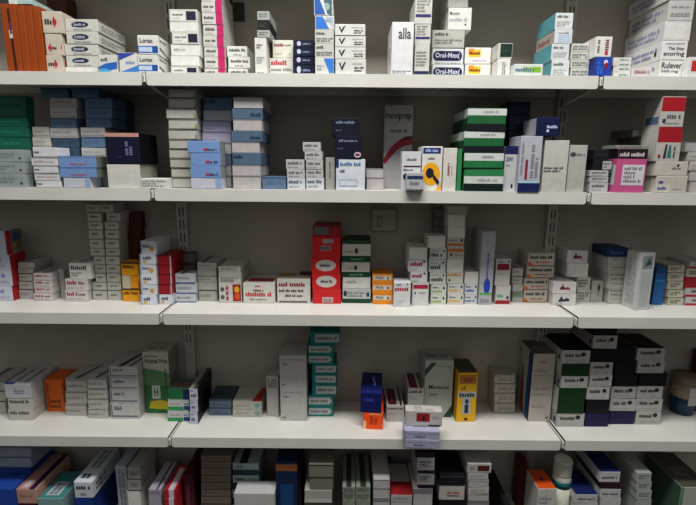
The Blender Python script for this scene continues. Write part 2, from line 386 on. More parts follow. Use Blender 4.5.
 'bookn': ('large navy', '0a0c26', [('r', 0, .88, 1, 1, 'b8897c'), ('M', .56, .3, .8, .78, '6a6c94', 2), ('m', .3, .2, .5, .3, '26285a', 1)], {'S': [('r', 0, 0, 1, 1, '06070f')]}),
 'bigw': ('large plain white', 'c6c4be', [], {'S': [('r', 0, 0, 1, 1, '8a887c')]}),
 'loww': ('low white dotted', 'cfcfcc', [('m', .05, .15, .95, .85, '8a8a88', 3)]),
 'tgrey': ('olive-ended grey', 'aaa8a0', [('r', .92, .1, 1, .5, '8a8a4c'), ('r', 0, .86, 1, 1, '66645c'), ('r', 0, 0, 1, .08, '4c4a46')]),
 'igrey': ('pale grey', 'a9a5a4', [('r', 0, .9, 1, 1, '77747a')]),
 'lilac': ('lilac grey', 'a49cac', [('r', .0, .9, 1, 1, '77707c'), ('m', .1, .2, .5, .4, '8c8494', 1)]),
 'iblue': ('slate blue right-lettered', '4a6076', [('m', .6, .2, .95, .62, '1c2a44', 1)]),
 'iblue2': ('slate blue left-lettered', '4a6076', [('m', .05, .5, .4, .86, '1c1c38', 1)]),
 'jtxt': ('small grey text-printed', 'b0aeac', [('m', .1, .45, .88, .85, '55555a', 1), ('m', .1, .12, .7, .32, '88888a', 1)]),
 'jtxt2': ('small white text-printed', 'bfc2c8', [('m', .08, .5, .88, .88, '44506a', 1), ('m', .1, .15, .7, .36, '88888a', 1)]),
 'upgrey': ('upright grey', '98958e', [('M', .35, .35, .6, .9, '66625c', 1)]),
 'nvy1': ('black-navy', '05081a', [('m', .14, .66, .82, .84, '6c7894', 1), ('m', .14, .24, .35, .36, '4c5874', 1)]),
 'nvy2': ('navy round-badge', '060920', [('m', .14, .72, .86, .84, '6c7894', 1), ('e', .84, .18, .13, .12, 'c0b0b8'), ('e', .84, .18, .09, .06, '702838'), ('m', .1, .4, .3, .5, '3c4870', 1)]),
 'wtask': ('white blue-cornered', 'c8ced6', [('r', 0, .72, .1, .98, '1c2c54'), ('m', .14, .76, .84, .9, '3c6898', 1), ('m', .14, .55, .34, .68, '2a2c38', 1), ('r', .12, .12, .74, .34, '8c98a8'), ('r', .14, .15, .72, .31, 'c8ced6')]),
 'movi': ('tall grey crimson-wave', '949496', [('t', 'moviprep', .04, .81, .94, .92, '101014'), ('m', .2, .67, .85, .73, '55585c', 1), ('p', [(0, .32), (.08, .4), (.25, .5), (.5, .58), (.75, .63), (1, .64), (1, .54), (.75, .52), (.5, .49), (.25, .42), (.0, .36)][::-1], '4c0c1a'), ('p', [(0, .32), (.08, .4), (.25, .5), (.5, .58), (1, .6), (1, .55), (.75, .53), (.45, .46), (.2, .36), (.06, .3)][::-1], '7c1424')]),
 'wnav': ('white navy-pill', 'c4c4c8', [('m', .25, .75, .75, .84, '55555c', 1), ('r', .1, .6, .98, .64, '3a2030'), ('e', .2, .36, .12, .08, '16204c'), ('r', .2, .28, 1, .44, '16204c'), ('m', .1, .5, .6, .56, '3a3a44', 1)]),
 'gsm': ('small grey overhanging', 'a8a8ac', [('r', .05, .64, .95, .82, '202c58'), ('m', .2, .3, .8, .55, '66666c', 1), ('r', 0, 0, 1, .1, '4c4c50')]),
 'yring': ('white yellow-ring', 'd0cdc4', [('r', .04, .84, .9, .97, '1c2a6c'), ('m', .16, .87, .84, .95, '9ca8d8', 1), ('m', .3, .7, .6, .76, '3a3a3c', 1), ('e', .46, .38, .44, .26, 'e0a018'), ('e', .4, .4, .2, .12, '1c1630'), ('p', [(.44, .42), (.62, .36), (.9, .2), (.82, .12), (.6, .25)], '1c1630'), ('p', [(.7, 0), (.96, 0), (.96, .2)], 'e0a018')]),
 'wredv': ('white red-upright-lettered', 'c9c6bf', [('M', .3, .36, .52, .66, '8c1c28', 1), ('M', .6, .36, .7, .6, '99908c', 1)]),
 'greenp': ('slim green', '2f7c4a', []),
 'gband': ('green white-striped', '175a30', [('r', 0, .68, 1, .97, 'c0c4c0'), ('r', 0, 0, 1, .32, '060a14'), ('m', .4, .76, .8, .9, '88908c', 1)], {'S': [('r', 0, .6, 1, .97, 'a4aca8'), ('r', 0, 0, 1, .5, '12301f')]}),
 'gband2': ('green two-striped', '1f6a3c', [('r', 0, .5, 1, .98, 'c4c8c4'), ('m', .45, .62, .75, .86, '77807c', 1), ('r', 0, 0, 1, .06, '0c2018')]),
 'gband3': ('green black-footed', '287444', [('r', 0, .34, 1, .66, 'c4c8c4'), ('m', .35, .4, .85, .58, '8a928e', 1), ('r', 0, 0, 1, .34, '0c1a18')]),
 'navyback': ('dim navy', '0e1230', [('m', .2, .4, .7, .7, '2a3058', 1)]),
 'wnavtop': ('white navy-topped', 'b4b6b8', [('r', 0, .82, 1, 1, '141a4c'), ('t', 'SKINNY', .12, .66, .7, .76, '1e3a6c'), ('m', .12, .55, .5, .6, '77777c', 1), ('e', .68, .12, .08, .05, '2c1c3c')]),
 'silver': ('silver navy-based', 'a9acb4', [('r', 0, 0, 1, .16, '141c50'), ('r', 0, .16, 1, .2, '9cc0d0'), ('r', .28, .22, .4, .58, '7c1c30'), ('M', .5, .25, .9, .85, '777a84', 2), ('M', .05, .3, .2, .9, '8c8f98', 1)], {'S': [('M', .1, .2, .9, .8, '8c8f98', 3)]}),
 'navlog': ('navy white-lettered', '0c103c', [('m', .45, .4, .95, .58, 'b8bcd8', 1), ('e', .5, .28, .06, .08, 'b8bcd8')], {'S': [('r', 0, .05, 1, .95, '9a9ca0'), ('m', .1, .15, .45, .85, 'c8cad0', 5)]}),
 'wmid': ('white mid-banded', 'b9b7b0', [('m', .03, .38, .85, .5, '44444a', 2)]),
 'wshort': ('grey-white logo', 'aaa8a1', [('e', .22, .8, .16, .05, '3c3c44'), ('m', .4, .76, .95, .84, '66666a', 1)]),
 'glow': ('grey blue-cornered', 'b0aca6', [('p', [(.4, 1), (.95, 1), (.95, .8), (.6, .7)], '44546c'), ('m', .06, .2, .6, .45, '8c8884', 1)]),
 'pinkbox': ('pink and black', 'bc5084', [('r', 0, .78, 1, 1, '1e1418'), ('m', .05, .82, .92, .93, 'c0b4bc', 1), ('r', .2, .17, .95, .64, 'c8c8c8'), ('m', .26, .22, .9, .6, '77687c', 4)], {'S': [('r', 0, .78, 1, 1, '1e1418'), ('r', .1, .17, .95, .64, 'b4bcb8'), ('M', .35, .22, .75, .6, '2c4c44', 2)]}),
 'dark': ('black', '141318', [('m', .1, .4, .8, .6, '2c2a34', 1)]),
 'sticker': ('black white-stickered', '141318', [('r', .5, .1, .98, .9, 'a8a8a4'), ('m', .55, .2, .9, .8, '66666a', 2)]),
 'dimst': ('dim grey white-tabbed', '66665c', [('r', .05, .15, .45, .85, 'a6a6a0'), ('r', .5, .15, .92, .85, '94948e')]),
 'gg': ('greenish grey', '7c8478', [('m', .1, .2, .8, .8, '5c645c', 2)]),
 'redtop': ('white red-topped', 'b0aca8', [('r', .0, .52, .98, .98, 'a01420'), ('e', .16, .2, .08, .08, '30383c'), ('m', .26, .25, .9, .45, '55555c', 1), ('m', .2, .08, .85, .16, '77777c', 1)], {'S': [('r', .1, .1, .9, .35, '4a6078')]}),
 'redfig': ('white red-topped figure', 'b0aca8', [('r', .0, .56, .98, 1, '981420'), ('p', [(.3, .08), (.36, .5), (.44, .5), (.42, .08)], '2c2c34'), ('p', [(.46, .1), (.52, .48), (.6, .48), (.64, .1)], '2c6c6c'), ('e', .14, .15, .06, .06, '8c1820'), ('M', .7, .1, .8, .45, '44444a', 1)]),
 'wlogo': ('white purple-logo', 'b9b3a9', [('r', .02, .04, .45, .5, 'c4c4b4'), ('m', .06, .14, .4, .4, '4a3c8c', 1), ('e', .15, .62, .08, .08, '3a4484'), ('m', .55, .15, .85, .3, '9c948c', 1)]),
 'wdots': ('white dot-marked', 'b9b3a9', [('e', .68, .72, .04, .1, '1c2420'), ('m', .5, .42, .8, .62, '66645c', 1)]),
 # third shelf
 'pic': ('red picture-sided', 'b4bccc', [('m', .1, .3, .8, .8, '6a78a8', 2)], {'S': [('r', 0, 0, .3, 1, 'a01c24'), ('r', .3, 0, 1, 1, '6c6660'), ('p', [(.4, .5), (.5, .85), (.98, .8), (.9, .55)], '34446c'), ('e', .5, .3, .1, .15, 'a07040'), ('e', .7, .25, .1, .12, '805838'), ('r', .4, .05, .9, .12, '99948c')]}),
 'lila': ('white lilac-lettered', 'b9bfce', [('m', .1, .5, .8, .8, '6a72b4', 1), ('m', .1, .15, .9, .4, 'a89cb4', 1)], {'S': [('r', 0, 0, 1, 1, 'a01c24')]}),
 'slab': ('grey black-edged', 'aaa8a2', [('r', 0, .9, 1, 1, '4a4844'), ('m', .1, .3, .7, .7, '8a8882', 1)], {'T': [('r', .2, 0, .4, 1, '55534e')]}),
 'dose': ('white maroon-lettered', 'c4bcbc', [('m', .08, .48, .55, .88, '8c3040', 1), ('m', .6, .5, .9, .8, '7c4c54', 1), ('m', .1, .15, .8, .32, 'a39c9c', 1)], {'T': [('M', .3, .1, .7, .9, '77746e', 2)]}),
 'twin': ('small pale grey', 'b3b2a8', [('r', 0, .92, 1, 1, '6a685e'), ('m', .22, .4, .72, .66, '5c5c58', 1)]),
 'yell': ('amber yellow', 'd8940f', [('r', 0, .86, 1, 1, '4a2c10'), ('m', .08, .5, .9, .8, '5c3808', 1)]),
 'yell2': ('amber half-white', 'd8940f', [('r', 0, 0, .45, 1, 'c0b89c'), ('r', .9, .1, 1, .6, RD)]),
 'bflash': ('white blue-flashed', 'c4c6cc', [('m', .15, .45, .6, .75, '4a5878', 1), ('e', .7, .4, .14, .22, 'c08c38'), ('r', .04, 0, .12, 1, '8ca4c8')]),
 'mark': ('white ink-marked', 'c8cad2', [('m', .2, .4, .7, .8, '34405c', 1), ('e', .3, .25, .12, .14, 'c8a04c'), ('r', .04, 0, .1, 1, '8ca4c8')]),
 'dkred': ('dark red', '8a1420', [('r', .9, 0, 1, 1, 'b0a0a4'), ('r', 0, .94, 1, 1, '4c0c14')]),
 'bluef': ('white blue-footed', 'b4b8bc', [('r', 0, 0, 1, .12, '3a4c8c'), ('m', .1, .4, .8, .75, '85888c', 1)], {'T': [('M', .2, 0, .5, 1, '55534e', 1)]}),
 'capsule': ('white capsule-pictured', 'bfbdb6', [('e', .16, .7, .09, .12, '4c5454'), ('e', .16, .3, .09, .12, '4c5454'), ('r', .3, .1, .44, .94, 'c09ca0'), ('e', .37, .76, .05, .1, '8c2050'), ('e', .37, .5, .05, .1, '8c2050'), ('e', .37, .24, .05, .1, '8c2050'), ('r', .62, .1, .98, .96, '8c1c1c'), ('e', .8, .7, .12, .16, 'd89c20'), ('e', .82, .35, .12, .18, 'd04820')]),
 'zom': ('white red-serif-lettered', 'c6c4bc', [('m', .38, .8, .55, .92, 'a83c44', 1), ('m', .32, .58, .66, .72, '33333a', 1), ('m', .08, .32, .92, .58, 'b4343c', 1), ('m', .2, .14, .75, .26, '6c7c6c', 1)], {'T': [('r', .1, .2, .9, .6, '9c3034')]}),
 'rox': ('white brown-lettered', 'c4c0b8', [('m', .06, .68, .9, .9, '7c1c24', 1), ('m', .06, .46, .8, .6, '302a2c', 1), ('m', .24, .26, .76, .38, '302a2c', 1), ('r', .06, .04, .9, .1, '55504c')], {'T': [('r', .6, .5, 1, 1, '6a1820'), ('r', 0, .4, .5, .8, '8c7c34')]}),
 'redel': ('bright red oval-labelled', 'c41c20', [('e', .5, .52, .36, .36, 'c4bcb8'), ('m', .3, .42, .72, .64, '1c1c20', 1)]),
 'redlab': ('bright red barcode-labelled', 'c41c20', [('r', .34, .1, .72, .48, 'b8a4ac'), ('M', .38, .14, .68, .44, '55444c', 5)]),
 'redup': ('bright red two-labelled', 'c41c20', [('r', .36, .68, .76, .88, 'a08888'), ('r', .28, .34, .66, .58, '9c8080'), ('m', .3, .38, .6, .54, '55444c', 1)]),
 'redcap': ('red grey-topped', '8c1c20', [('r', .05, .2, .55, .9, '5c645c')]),
 'gw1': ('green-footed white', 'bab8b0', [('r', 0, 0, 1, .34, '123c26'), ('m', .3, .08, .75, .24, '5c9070', 1), ('e', .5, .62, .06, .16, '202c44'), ('m', .12, .5, .44, .62, '8a8a84', 1)]),
 'gw2': ('green-footed grey', 'b4b6b4', [('r', 0, 0, 1, .3, '123c26'), ('e', .1, .64, .06, .2, '202c44'), ('m', .18, .4, .85, .8, '77807c', 2), ('e', .9, .58, .05, .16, '20307c')]),
 'gtop': ('dark green', '133826', [('m', .3, .4, .75, .7, '3c6c50', 1)]),
 'fina': ('orange and white', 'd8821c', [('r', .05, .42, .92, .86, 'c8c0b0'), ('t', 'FINA', .16, .5, .55, .8, '2c3040'), ('e', .76, .6, .05, .12, '2c3040')]),
 'mar1': ('white maroon-lettered', 'c3c3c3', [('m', .08, .42, .8, .84, '8c1c34', 1), ('e', .82, .84, .06, .1, '1c2c3c'), ('m', .1, .1, .5, .26, 'a0a0a0', 1)]),
 'mar2': ('white maroon-bannered', 'c6c6c8', [('m', .05, .62, .9, .84, '9c1c38', 1), ('e', .8, .92, .05, .04, '1c3c5c'), ('m', .1, .85, .45, .93, '55606c', 1), ('m', .1, .1, .7, .3, 'b4b4b4', 2)]),
 'mar3': ('white maroon-headed', 'c4c4c4', [('r', .05, .74, .95, .92, '9c1c38'), ('e', .18, .55, .05, .06, '1c2430'), ('m', .4, .5, .8, .62, '8a8a90', 1)]),
 'grn1': ('white green-lettered', 'c0c2be', [('m', .08, .2, .8, .6, '1c4c34', 1), ('m', .1, .68, .5, .84, '9a9a9a', 1), ('e', .84, .74, .05, .1, '1c2c3c')]),
 'grn2': ('white lime-lettered', 'c0c4bc', [('m', .08, .16, .75, .42, '78a428', 1), ('m', .1, .56, .5, .78, '44504c', 1), ('e', .82, .62, .07, .14, '1c3c2c')]),
 'yel1': ('white gold-lettered', 'c2c2bc', [('m', .06, .2, .86, .5, 'c89a18', 1), ('m', .08, .6, .5, .8, '4c6484', 1), ('e', .86, .68, .06, .12, '1c2c4c')]),
 'ylt': ('white amber-headed', 'bfbdb4', [('m', .06, .62, .86, .9, 'b8841c', 1), ('e', .16, .3, .06, .12, '1c2420')]),
 'orgl': ('white orange-striped', 'b4b0a8', [('r', .05, .2, .95, .42, 'b4601c'), ('e', .84, .74, .06, .14, '30201c'), ('m', .1, .6, .6, .76, '77706c', 1)]),
 'orgl2': ('white orange-headed', 'b4b0a8', [('r', .05, .66, .95, .92, 'c06c24'), ('e', .22, .4, .07, .14, '2c1c2c'), ('m', .4, .3, .9, .5, '77706c', 1)]),
 'blu1': ('white blue-lettered', 'c2c4c6', [('m', .06, .2, .86, .48, '1c5cac', 1), ('m', .08, .6, .5, .8, '55606c', 1), ('e', .86, .7, .06, .12, '1c2c5c')]),
 'silv': ('tall silver', 'a6a6ae', [('r', .08, .3, .92, .31, '77777c'), ('e', .56, .26, .24, .11, '1c40a8'), ('M', .44, .36, .62, .72, '4c3c9c', 1), ('r', .05, .14, .95, .17, '5c9c4c'), ('m', .1, .02, .9, .1, '8c7c88', 1)]),
 'pub1': ('white maroon-banded', 'b9b6b2', [('r', .1, .58, .9, .82, '7c1428'), ('m', .12, .86, .6, .94, '44504c', 1), ('e', .84, .9, .06, .04, '1c302c'), ('m', .15, .4, .7, .46, '9c9894', 1)]),
 'pub2': ('white maroon-footed', 'bcbab8', [('r', .02, 0, .98, .2, '8c1428'), ('m', .1, .34, .6, .54, '4c8c6c', 1), ('e', .82, .34, .08, .1, '1c2c34')]),
 'bat': ('white black-and-orange', 'b0aaa0', [('m', .08, .52, .92, .82, '1c1a20', 1), ('m', .3, .2, .85, .36, 'b04a1c', 1), ('p', [(.02, .05), (.2, .05), (.1, .3), (.02, .3)], 'c8581c'), ('r', 0, .0, 1, .06, '8c5430')]),
 'alo': ('white crimson-logo', 'c6c4c2', [('p', [(.3, .4), (.42, .85), (.5, .45), (.6, .6), (.72, .5), (.75, .36), (.3, .34)], '982038'), ('e', .42, .5, .12, .1, '3c2838'), ('m', .7, .2, .92, .3, '99989a', 1)]),
 'alo2': ('white ink-logo', 'c6c4c2', [('p', [(.25, .4), (.36, .8), (.46, .5), (.6, .66), (.72, .5), (.7, .36), (.25, .3)], '3c3040'), ('m', .12, .1, .5, .2, '99989a', 1)]),
 'oval': ('grey dark-oval', 'aaa8a2', [('e', .6, .66, .1, .16, '2c1c24'), ('r', .55, .3, .62, .6, '55484c')]),
 'rose': ('white line-printed', 'b4b2aa', [('r', .06, .84, 1, .9, '5c5a50'), ('r', .1, .3, .9, .34, '8c8a80'), ('m', .12, .5, .85, .74, '8c8a80', 1)]),
 'roseg': ('white green-lined', 'b4b2aa', [('r', .06, .6, 1, .72, '6c7c44'), ('m', .1, .2, .7, .45, '8c8a80', 1)]),
 'bluelid': ('deep blue', '152a54', [('m', .2, .3, .8, .7, '3c5c94', 1)]),
 'openw': ('tall white corner-stickered', 'b4b6b6', [('r', .14, .72, .86, .94, '7c8484'), ('p', [(.3, .76), (.8, .8), (.6, .92)], '2c4c4c'), ('r', .2, .06, .86, .68, 'a2a6a6')], {'L': [('M', .2, .08, .8, .92, '85868a', 5)], 'S': []}),
 'azure': ('azure blue', '1c5c9c', [('r', 0, .84, 1, 1, '1c4474'), ('r', .1, .62, .9, .66, '3c7cb4')], {'S': [('r', 0, 0, 1, 1, '1a4c84')]}),
 'mush': ('cream scribble-printed', 'b4b0a0', [('m', .12, .25, .8, .75, '5c6454', 2), ('r', 0, .92, 1, 1, '6c6858')]),
 'redw': ('red and white', 'b4b0b0', [('r', 0, 0, 1, .25, 'a81c2c'), ('m', .25, .45, .8, .8, '3c3c40', 1)]),
 'redf': ('red', '9c1424', []),
 # fourth shelf
 'long1': ('long white', 'b6b6bc', [('m', .35, .3, .75, .6, '6c7484', 2)], {'T': [('r', .0, .0, .35, .12, '3c4494'), ('M', .2, .2, .4, .95, '4a4a48', 1), ('M', .6, .1, .8, .95, '6c6b66', 1)]}),
 'long2': ('white bold-printed', 'b2b2ac', [('m', .08, .5, .9, .86, '4c4a4a', 1)]),
 'oran': ('orange', 'cc5c10', [('M', .05, .1, .2, .9, '8c2c08', 1), ('m', .2, .1, .9, .4, '6c2c0c', 2), ('r', .9, .2, 1, .9, '8c3408')]),
 'wlay': ('white banded', 'b0aea8', [('r', .02, .84, .98, .94, '77736e'), ('m', .06, .3, .8, .6, '8c8884', 1)], {'T': [('p', [(.4, 0), (.6, 0), (.95, 1), (.85, 1)], '4c4a46')]}),
 'corn': ('white blue-cornered', 'b2b2b0', [('m', .14, .55, .5, .84, '55606c', 1), ('r', .04, .2, .07, .95, '2c3c6c'), ('r', .04, .14, .94, .22, '4c5464')], {'T': [('p', [(.3, 0), (.5, 0), (.8, 1), (.7, 1)], '34322e'), ('p', [(.7, 0), (.8, 0), (1, .8), (.95, .9)], '55534e')]}),
 'nico': ('tall white and green', 'b2b2a8', [('r', 0, 0, 1, .46, '2a6a36'), ('p', [(0, .46), (1, .46), (1, .66), (.6, .7), (0, .74)], '567c54'), ('t', 'Nicorex Fruit', .06, .82, .95, .89, '1c1c20'), ('m', .06, .91, .6, .95, '77777a', 1), ('p', [(.12, .08), (.96, .06), (.98, .18), (.6, .22), (.2, .2)], 'c8b020'), ('r', .28, .24, .6, .46, 'b8c4bc'), ('t', 'H', .36, .28, .52, .42, '1c5034'), ('M', .8, .4, .9, .74, '1c4c2c', 1)], {'S': [('r', 0, 0, 1, 1, '8c8a80'), ('m', .1, .3, .9, .6, '6c6a60', 3)], 'T': [('m', .1, .2, .9, .5, '6c6a60', 2)]}),
 'eye': ('white green-and-blue', 'b8bcb8', [('r', 0, .0, .72, .34, '2c8c50'), ('r', .74, .05, 1, .4, '1c307c'), ('m', .1, .5, .6, .66, 'b07c74', 1), ('m', .74, .5, .96, .66, '44448c', 1)]),
 'eyed': ('dark green-and-navy', '1f6a3c', [('r', .72, 0, 1, 1, '1c2450')], {'T': [('r', 0, 0, 1, 1, '44544c'), ('r', .1, .4, .9, .6, '8c4c3c')]}),
 'blk': ('black-sided white', 'b8b8c8', [('m', .2, .25, .8, .6, '4c4c64', 1), ('r', .1, .75, .5, .85, '77778c')], {'S': [('r', 0, 0, 1, 1, '0c0c14')], 'T': [('r', 0, 0, .5, 1, '8c8a84'), ('r', .5, 0, 1, 1, '3a3834')]}),
 'slate': ('slate blue', '5c6c80', [('r', .0, .8, 1, 1, '3c4c60'), ('m', .2, .2, .9, .5, '44546c', 1)], {'T': [('r', 0, 0, 1, 1, '3a4a58'), ('r', .1, .3, .9, .5, '2c3840')]}),
 'redpat': ('white red-patched', 'b4b2a8', [('m', .1, .3, .6, .6, '99978c', 1), ('e', .85, .5, .1, .3, '7c9c9c')], {'T': [('p', [(.65, 0), (1, 0), (1, .9), (.85, .9)], '9c2c10')]}),
 'rulers': ('upright white', 'b0aea8', [('M', .1, .72, .9, .96, '3c3c40', 5), ('r', .02, .1, .05, .95, '8c8a84')]),
 'aero': ('tall blank-faced white', 'aeaeac', [('m', .1, .84, .9, .9, '8c8c8c', 1), ('m', .1, .7, .36, .76, '66666a', 1), ('m', .08, .08, .22, .14, '26262a', 1)]),
 'teal': ('teal white-labelled', '0f7474', [('r', .02, .2, .84, .82, 'a9aeac'), ('m', .1, .36, .8, .66, '5c6264', 1), ('p', [(.84, .2), (.94, .5), (.84, .82)], 'a9aeac')], {'S': [('r', 0, 0, 1, 1, '106c6c')]}),
 'teal2': ('teal right-labelled', '0f7474', [('r', .16, .16, .98, .82, 'a9aeac'), ('m', .22, .34, .9, .66, '5c6264', 1)], {'S': [('r', 0, 0, 1, 1, '106c6c')]}),
 'flame': ('bright orange', 'f0500c', [('M', .3, .3, .75, .9, 'b02c08', 2), ('r', 0, 0, .14, .5, 'f0c090'), ('r', .3, .86, .9, .96, 'f09060')]),
 'royal': ('glossy royal blue', '0a1250', [('r', 0, .9, 1, 1, '1c2c8c'), ('m', .2, .5, .7, .7, '2c3c9c', 1)], {'T': [('p', [(.5, .7), (.62, .3), (.7, .3), (.6, .8)], '5c7cc8'), ('r', 0, 0, .1, 1, '0c1444')]}),  # pale streak on the top is a painted glint
 'ruby': ('white maroon-topped', 'aca8a4', [('m', .05, .74, .95, .9, '3c3438', 1), ('m', .1, .4, .5, .6, '99948f', 1)], {'T': [('r', .12, .05, .6, .95, '5c1424'), ('M', .3, .2, .42, .8, '9c5460', 1), ('r', .78, .0, .9, 1, '2c2c2c')]}),
 'moxi': ('tall pale green-cornered', 'aab0a4', [('p', [(.0, .72), (.0, .84), (.22, .96), (.4, .96)], '2c443c'), ('p', [(.7, 0), (1, .0), (1, .22)], '1c4034'), ('t', 'Movacox', .16, .5, .88, .575, '14281e'), ('m', .2, .38, .5, .43, '66746c', 1), ('m', .42, .88, .9, .92, '85908a', 1)], {'T': [('m', .05, .2, .95, .6, '5c645c', 2)]}),
 'sq': ('white red-square', 'b8b2b0', [('r', .3, .3, .66, .86, '8c1c20'), ('p', [(.42, .4), (.56, .4), (.5, .7)], '3c0c10'), ('m', .72, .5, .96, .7, '9c9894', 1), ('r', .62, .0, .95, .12, '33333c')], {'T': [('M', .2, .1, .8, .9, '99948f', 2)]}),
 'lil': ('lilac grey', '9c9cb4', [('r', .03, .6, .97, .66, '77778c'), ('m', .3, .2, .62, .5, '55557c', 1), ('r', .0, .0, .04, 1, '7c7c90')], {'T': [('m', .3, .3, .7, .6, '5c5c78', 1)]}),
 'yman': ('yellow label-wrapped', 'dca818', [('r', .08, .78, .92, .96, 'b06c2c'), ('m', .3, .8, .8, .94, '8c5424', 1), ('r', .04, .5, .96, .62, 'b8b8b4'), ('m', .1, .5, .9, .62, '2c2c34', 1), ('m', .2, .64, .5, .74, '7c6c1c', 1), ('r', .28, .16, .7, .5, 'a8b0b4'), ('e', .5, .42, .09, .05, '1c2c44'), ('r', .4, .18, .6, .36, '1c2c44'), ('e', .5, .06, .1, .03, '4c2c0c')], {'S': [('r', 0, 0, .5, 1, 'c89418'), ('r', .5, 0, 1, 1, 'b88814')], 'T': [('r', 0, 0, 1, 1, '3c4034')]}),
 'clar': ('white curl-printed', 'a8a498', [('m', .2, .3, .9, .7, '8c887c', 1), ('r', 0, .0, 1, .08, '6c685c'), ('r', .2, .0, .24, 1, 'a08c5c')]),
 'volt': ('tall white striped-sided', 'aea89f', [('m', .3, .86, .6, .92, 'b06c6c', 1), ('m', .1, .72, .8, .8, '99908c', 1), ('r', .04, .68, .9, .69, '8c8078'), ('m', .1, .46, .8, .52, '99908c', 1), ('r', .04, .4, .9, .41, '8c8078'), ('m', .1, .2, .8, .26, '99908c', 1), ('e', .84, .06, .06, .015, '4c4844')], {'L': [('r', 0, 0, 1, 1, 'a49c94'), ('r', .86, 0, 1, 1, '2a1450'), ('r', .7, 0, .86, 1, '12466c'), ('r', .66, 0, .7, .6, '1c8c78'), ('p', [(.3, .1), (.5, .0), (.62, .0), (.4, .7), (.3, .7)], '8c3c34'), ('e', .12, .9, .03, .02, '26262a')], 'S': [], 'T': [('r', 0, 0, 1, 1, '55524a'), ('r', .1, .3, .9, .5, '6c685e')]}),
 'nap': ('white dot-logo', 'acaaa6', [('m', .12, .48, .66, .78, '26262a', 1), ('e', .75, .7, .09, .16, '22222c'), ('m', .2, .14, .8, .28, '99989a', 1)], {'T': [('r', 0, 0, 1, 1, '06090a')], 'S': [('r', 0, .0, 1, 1, '9a9894'), ('e', .9, .4, .05, .2, '22242c')]}),
 'napg': ('dark green', '08300f', [], {'L': [('r', 0, .0, 1, 1, 'a4a4a0')], 'S': [], 'T': [('r', 0, 0, 1, 1, '0c1c14')]}),
 'napd': ('black-navy', '05060f', [], {'T': [('r', 0, 0, 1, 1, '06090a')]}),
 'napp': ('purple', '181040', [('r', 0, .48, 1, .52, '120c30')]),
 # lowest shelf
 'steel': ('steel grey', '8a94a4', [('r', 0, .0, 1, .1, '44485c')]),
 'cobalt': ('cobalt blue', '14388c', [('r', 0, .0, 1, .1, '0c2054')], {'T': [('r', 0, 0, 1, 1, '14388c')]}),
 'cobw': ('cobalt white-footed', '1c4298', [('r', 0, 0, .8, .5, 'a8b4cc')]),
 'salm': ('salmon', 'b48c7c', [('m', .15, .4, .8, .7, '8c6c64', 1)], {'T': [('r', 0, 0, .6, 1, 'a87c74'), ('r', .62, 0, .92, 1, '2c1434'), ('r', .2, .05, .5, .25, 'c8b8b8')]}),
 'tealt': ('teal-topped', '7c9c9c', [('m', .1, .4, .8, .8, '3c5c64', 1)], {'T': [('r', 0, 0, 1, 1, '3c7c7c'), ('r', .2, .1, .75, .6, 'a8b4b8'), ('M', .3, .14, .65, .55, '3c5460', 2)]}),
 'whit5': ('white black-lettered', 'c0c4cc', [('m', .12, .5, .92, .84, '2c2c34', 1), ('m', .3, .12, .7, .34, '77777c', 1)], {'T': [('r', .0, .0, 1, .35, 'c8ccd4'), ('m', .2, .08, .8, .28, '44485c', 1), ('M', .2, .4, .8, .95, '66665c', 2)], 'S': [('m', .1, .2, .5, .8, '55555c', 2)]}),
 'blued': ('cobalt blue', '12347c', [], {'S': [('r', 0, 0, 1, 1, '102c6c')]}),
 'leaf': ('white striped', 'a4acb4', [('M', .2, .05, .8, .95, '5c6474', 2)]),
 'sml5': ('grey black-seamed', '9c9c98', [('r', .08, .2, .92, .86, '8c8c8a'), ('m', .2, .35, .8, .7, '6c6c6c', 1), ('r', 0, 0, 1, .08, '1c1c1c')]),
 'lila5': ('grey lilac-striped', '9c98a4', [('r', .05, .3, .95, .4, '6c6078'), ('m', .1, .5, .9, .8, '7c7888', 1)], {'T': [('r', .6, 0, .75, 1, '3c3a36')]}),
 'redb5': ('red and white leaflet', 'a82028', [('r', .4, 0, .8, 1, 'c0bcc4')], {'T': [('r', .35, .0, .8, .9, 'b8b4bc'), ('r', .0, .0, .3, 1, '9c1c28')]}),
 'maro': ('dark maroon', '3c0c18', [('r', .2, .2, .6, .8, '5c2c34')]),
 'brn': ('brownish grey', '6c6258', [('r', 0, .85, 1, 1, '463e38'), ('m', .1, .3, .8, .6, '58504a', 1)]),
 'nstr': ('white navy-striped', '8c9c9c', [('r', .0, .0, 1, .48, '0c2438'), ('m', .1, .6, .4, .85, '3c5464', 1)], {'T': [('r', .25, 0, .55, 1, '14201c')]}),
 'bigwt': ('white scuffed', 'b4b2b4', [('e', .7, .5, .06, .2, '8c9c6c'), ('r', .8, .2, .95, .4, '8c6444')]),
 'dkbl': ('dark blue brown-banded', '0c2040', [('r', 0, .88, 1, .97, '7c4828'), ('r', .2, .4, .8, .7, '143c6c')]),
 'slat': ('grey-green slatted', '7c8478', [('m', .1, .2, .9, .8, '4c544c', 2)], {'T': [('r', .3, 0, .7, 1, '2c302c')]}),
 'brite': ('pale grey', '9c9c94', [('r', 0, 0, 1, .3, 'b4b4b0')]),
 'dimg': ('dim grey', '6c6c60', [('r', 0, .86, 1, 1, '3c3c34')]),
 'rstr': ('red-topped white', 'a8a4a4', [('m', .1, .3, .9, .6, '77706c', 1)], {'T': [('r', 0, .0, 1, .4, '981c24')]}),
 'ybar': ('white gold-striped', 'a8a8ac', [('r', .1, .3, .9, .36, '8c8c5c'), ('m', .12, .4, .8, .8, '5c5c6c', 2), ('r', .0, .0, 1, .06, '2c1c3c')]),
 'brtag': ('white brown-tagged', 'a8a8a8', [('r', .42, .2, .9, .8, '4c1c18'), ('r', .1, .3, .3, .7, '88888c')]),
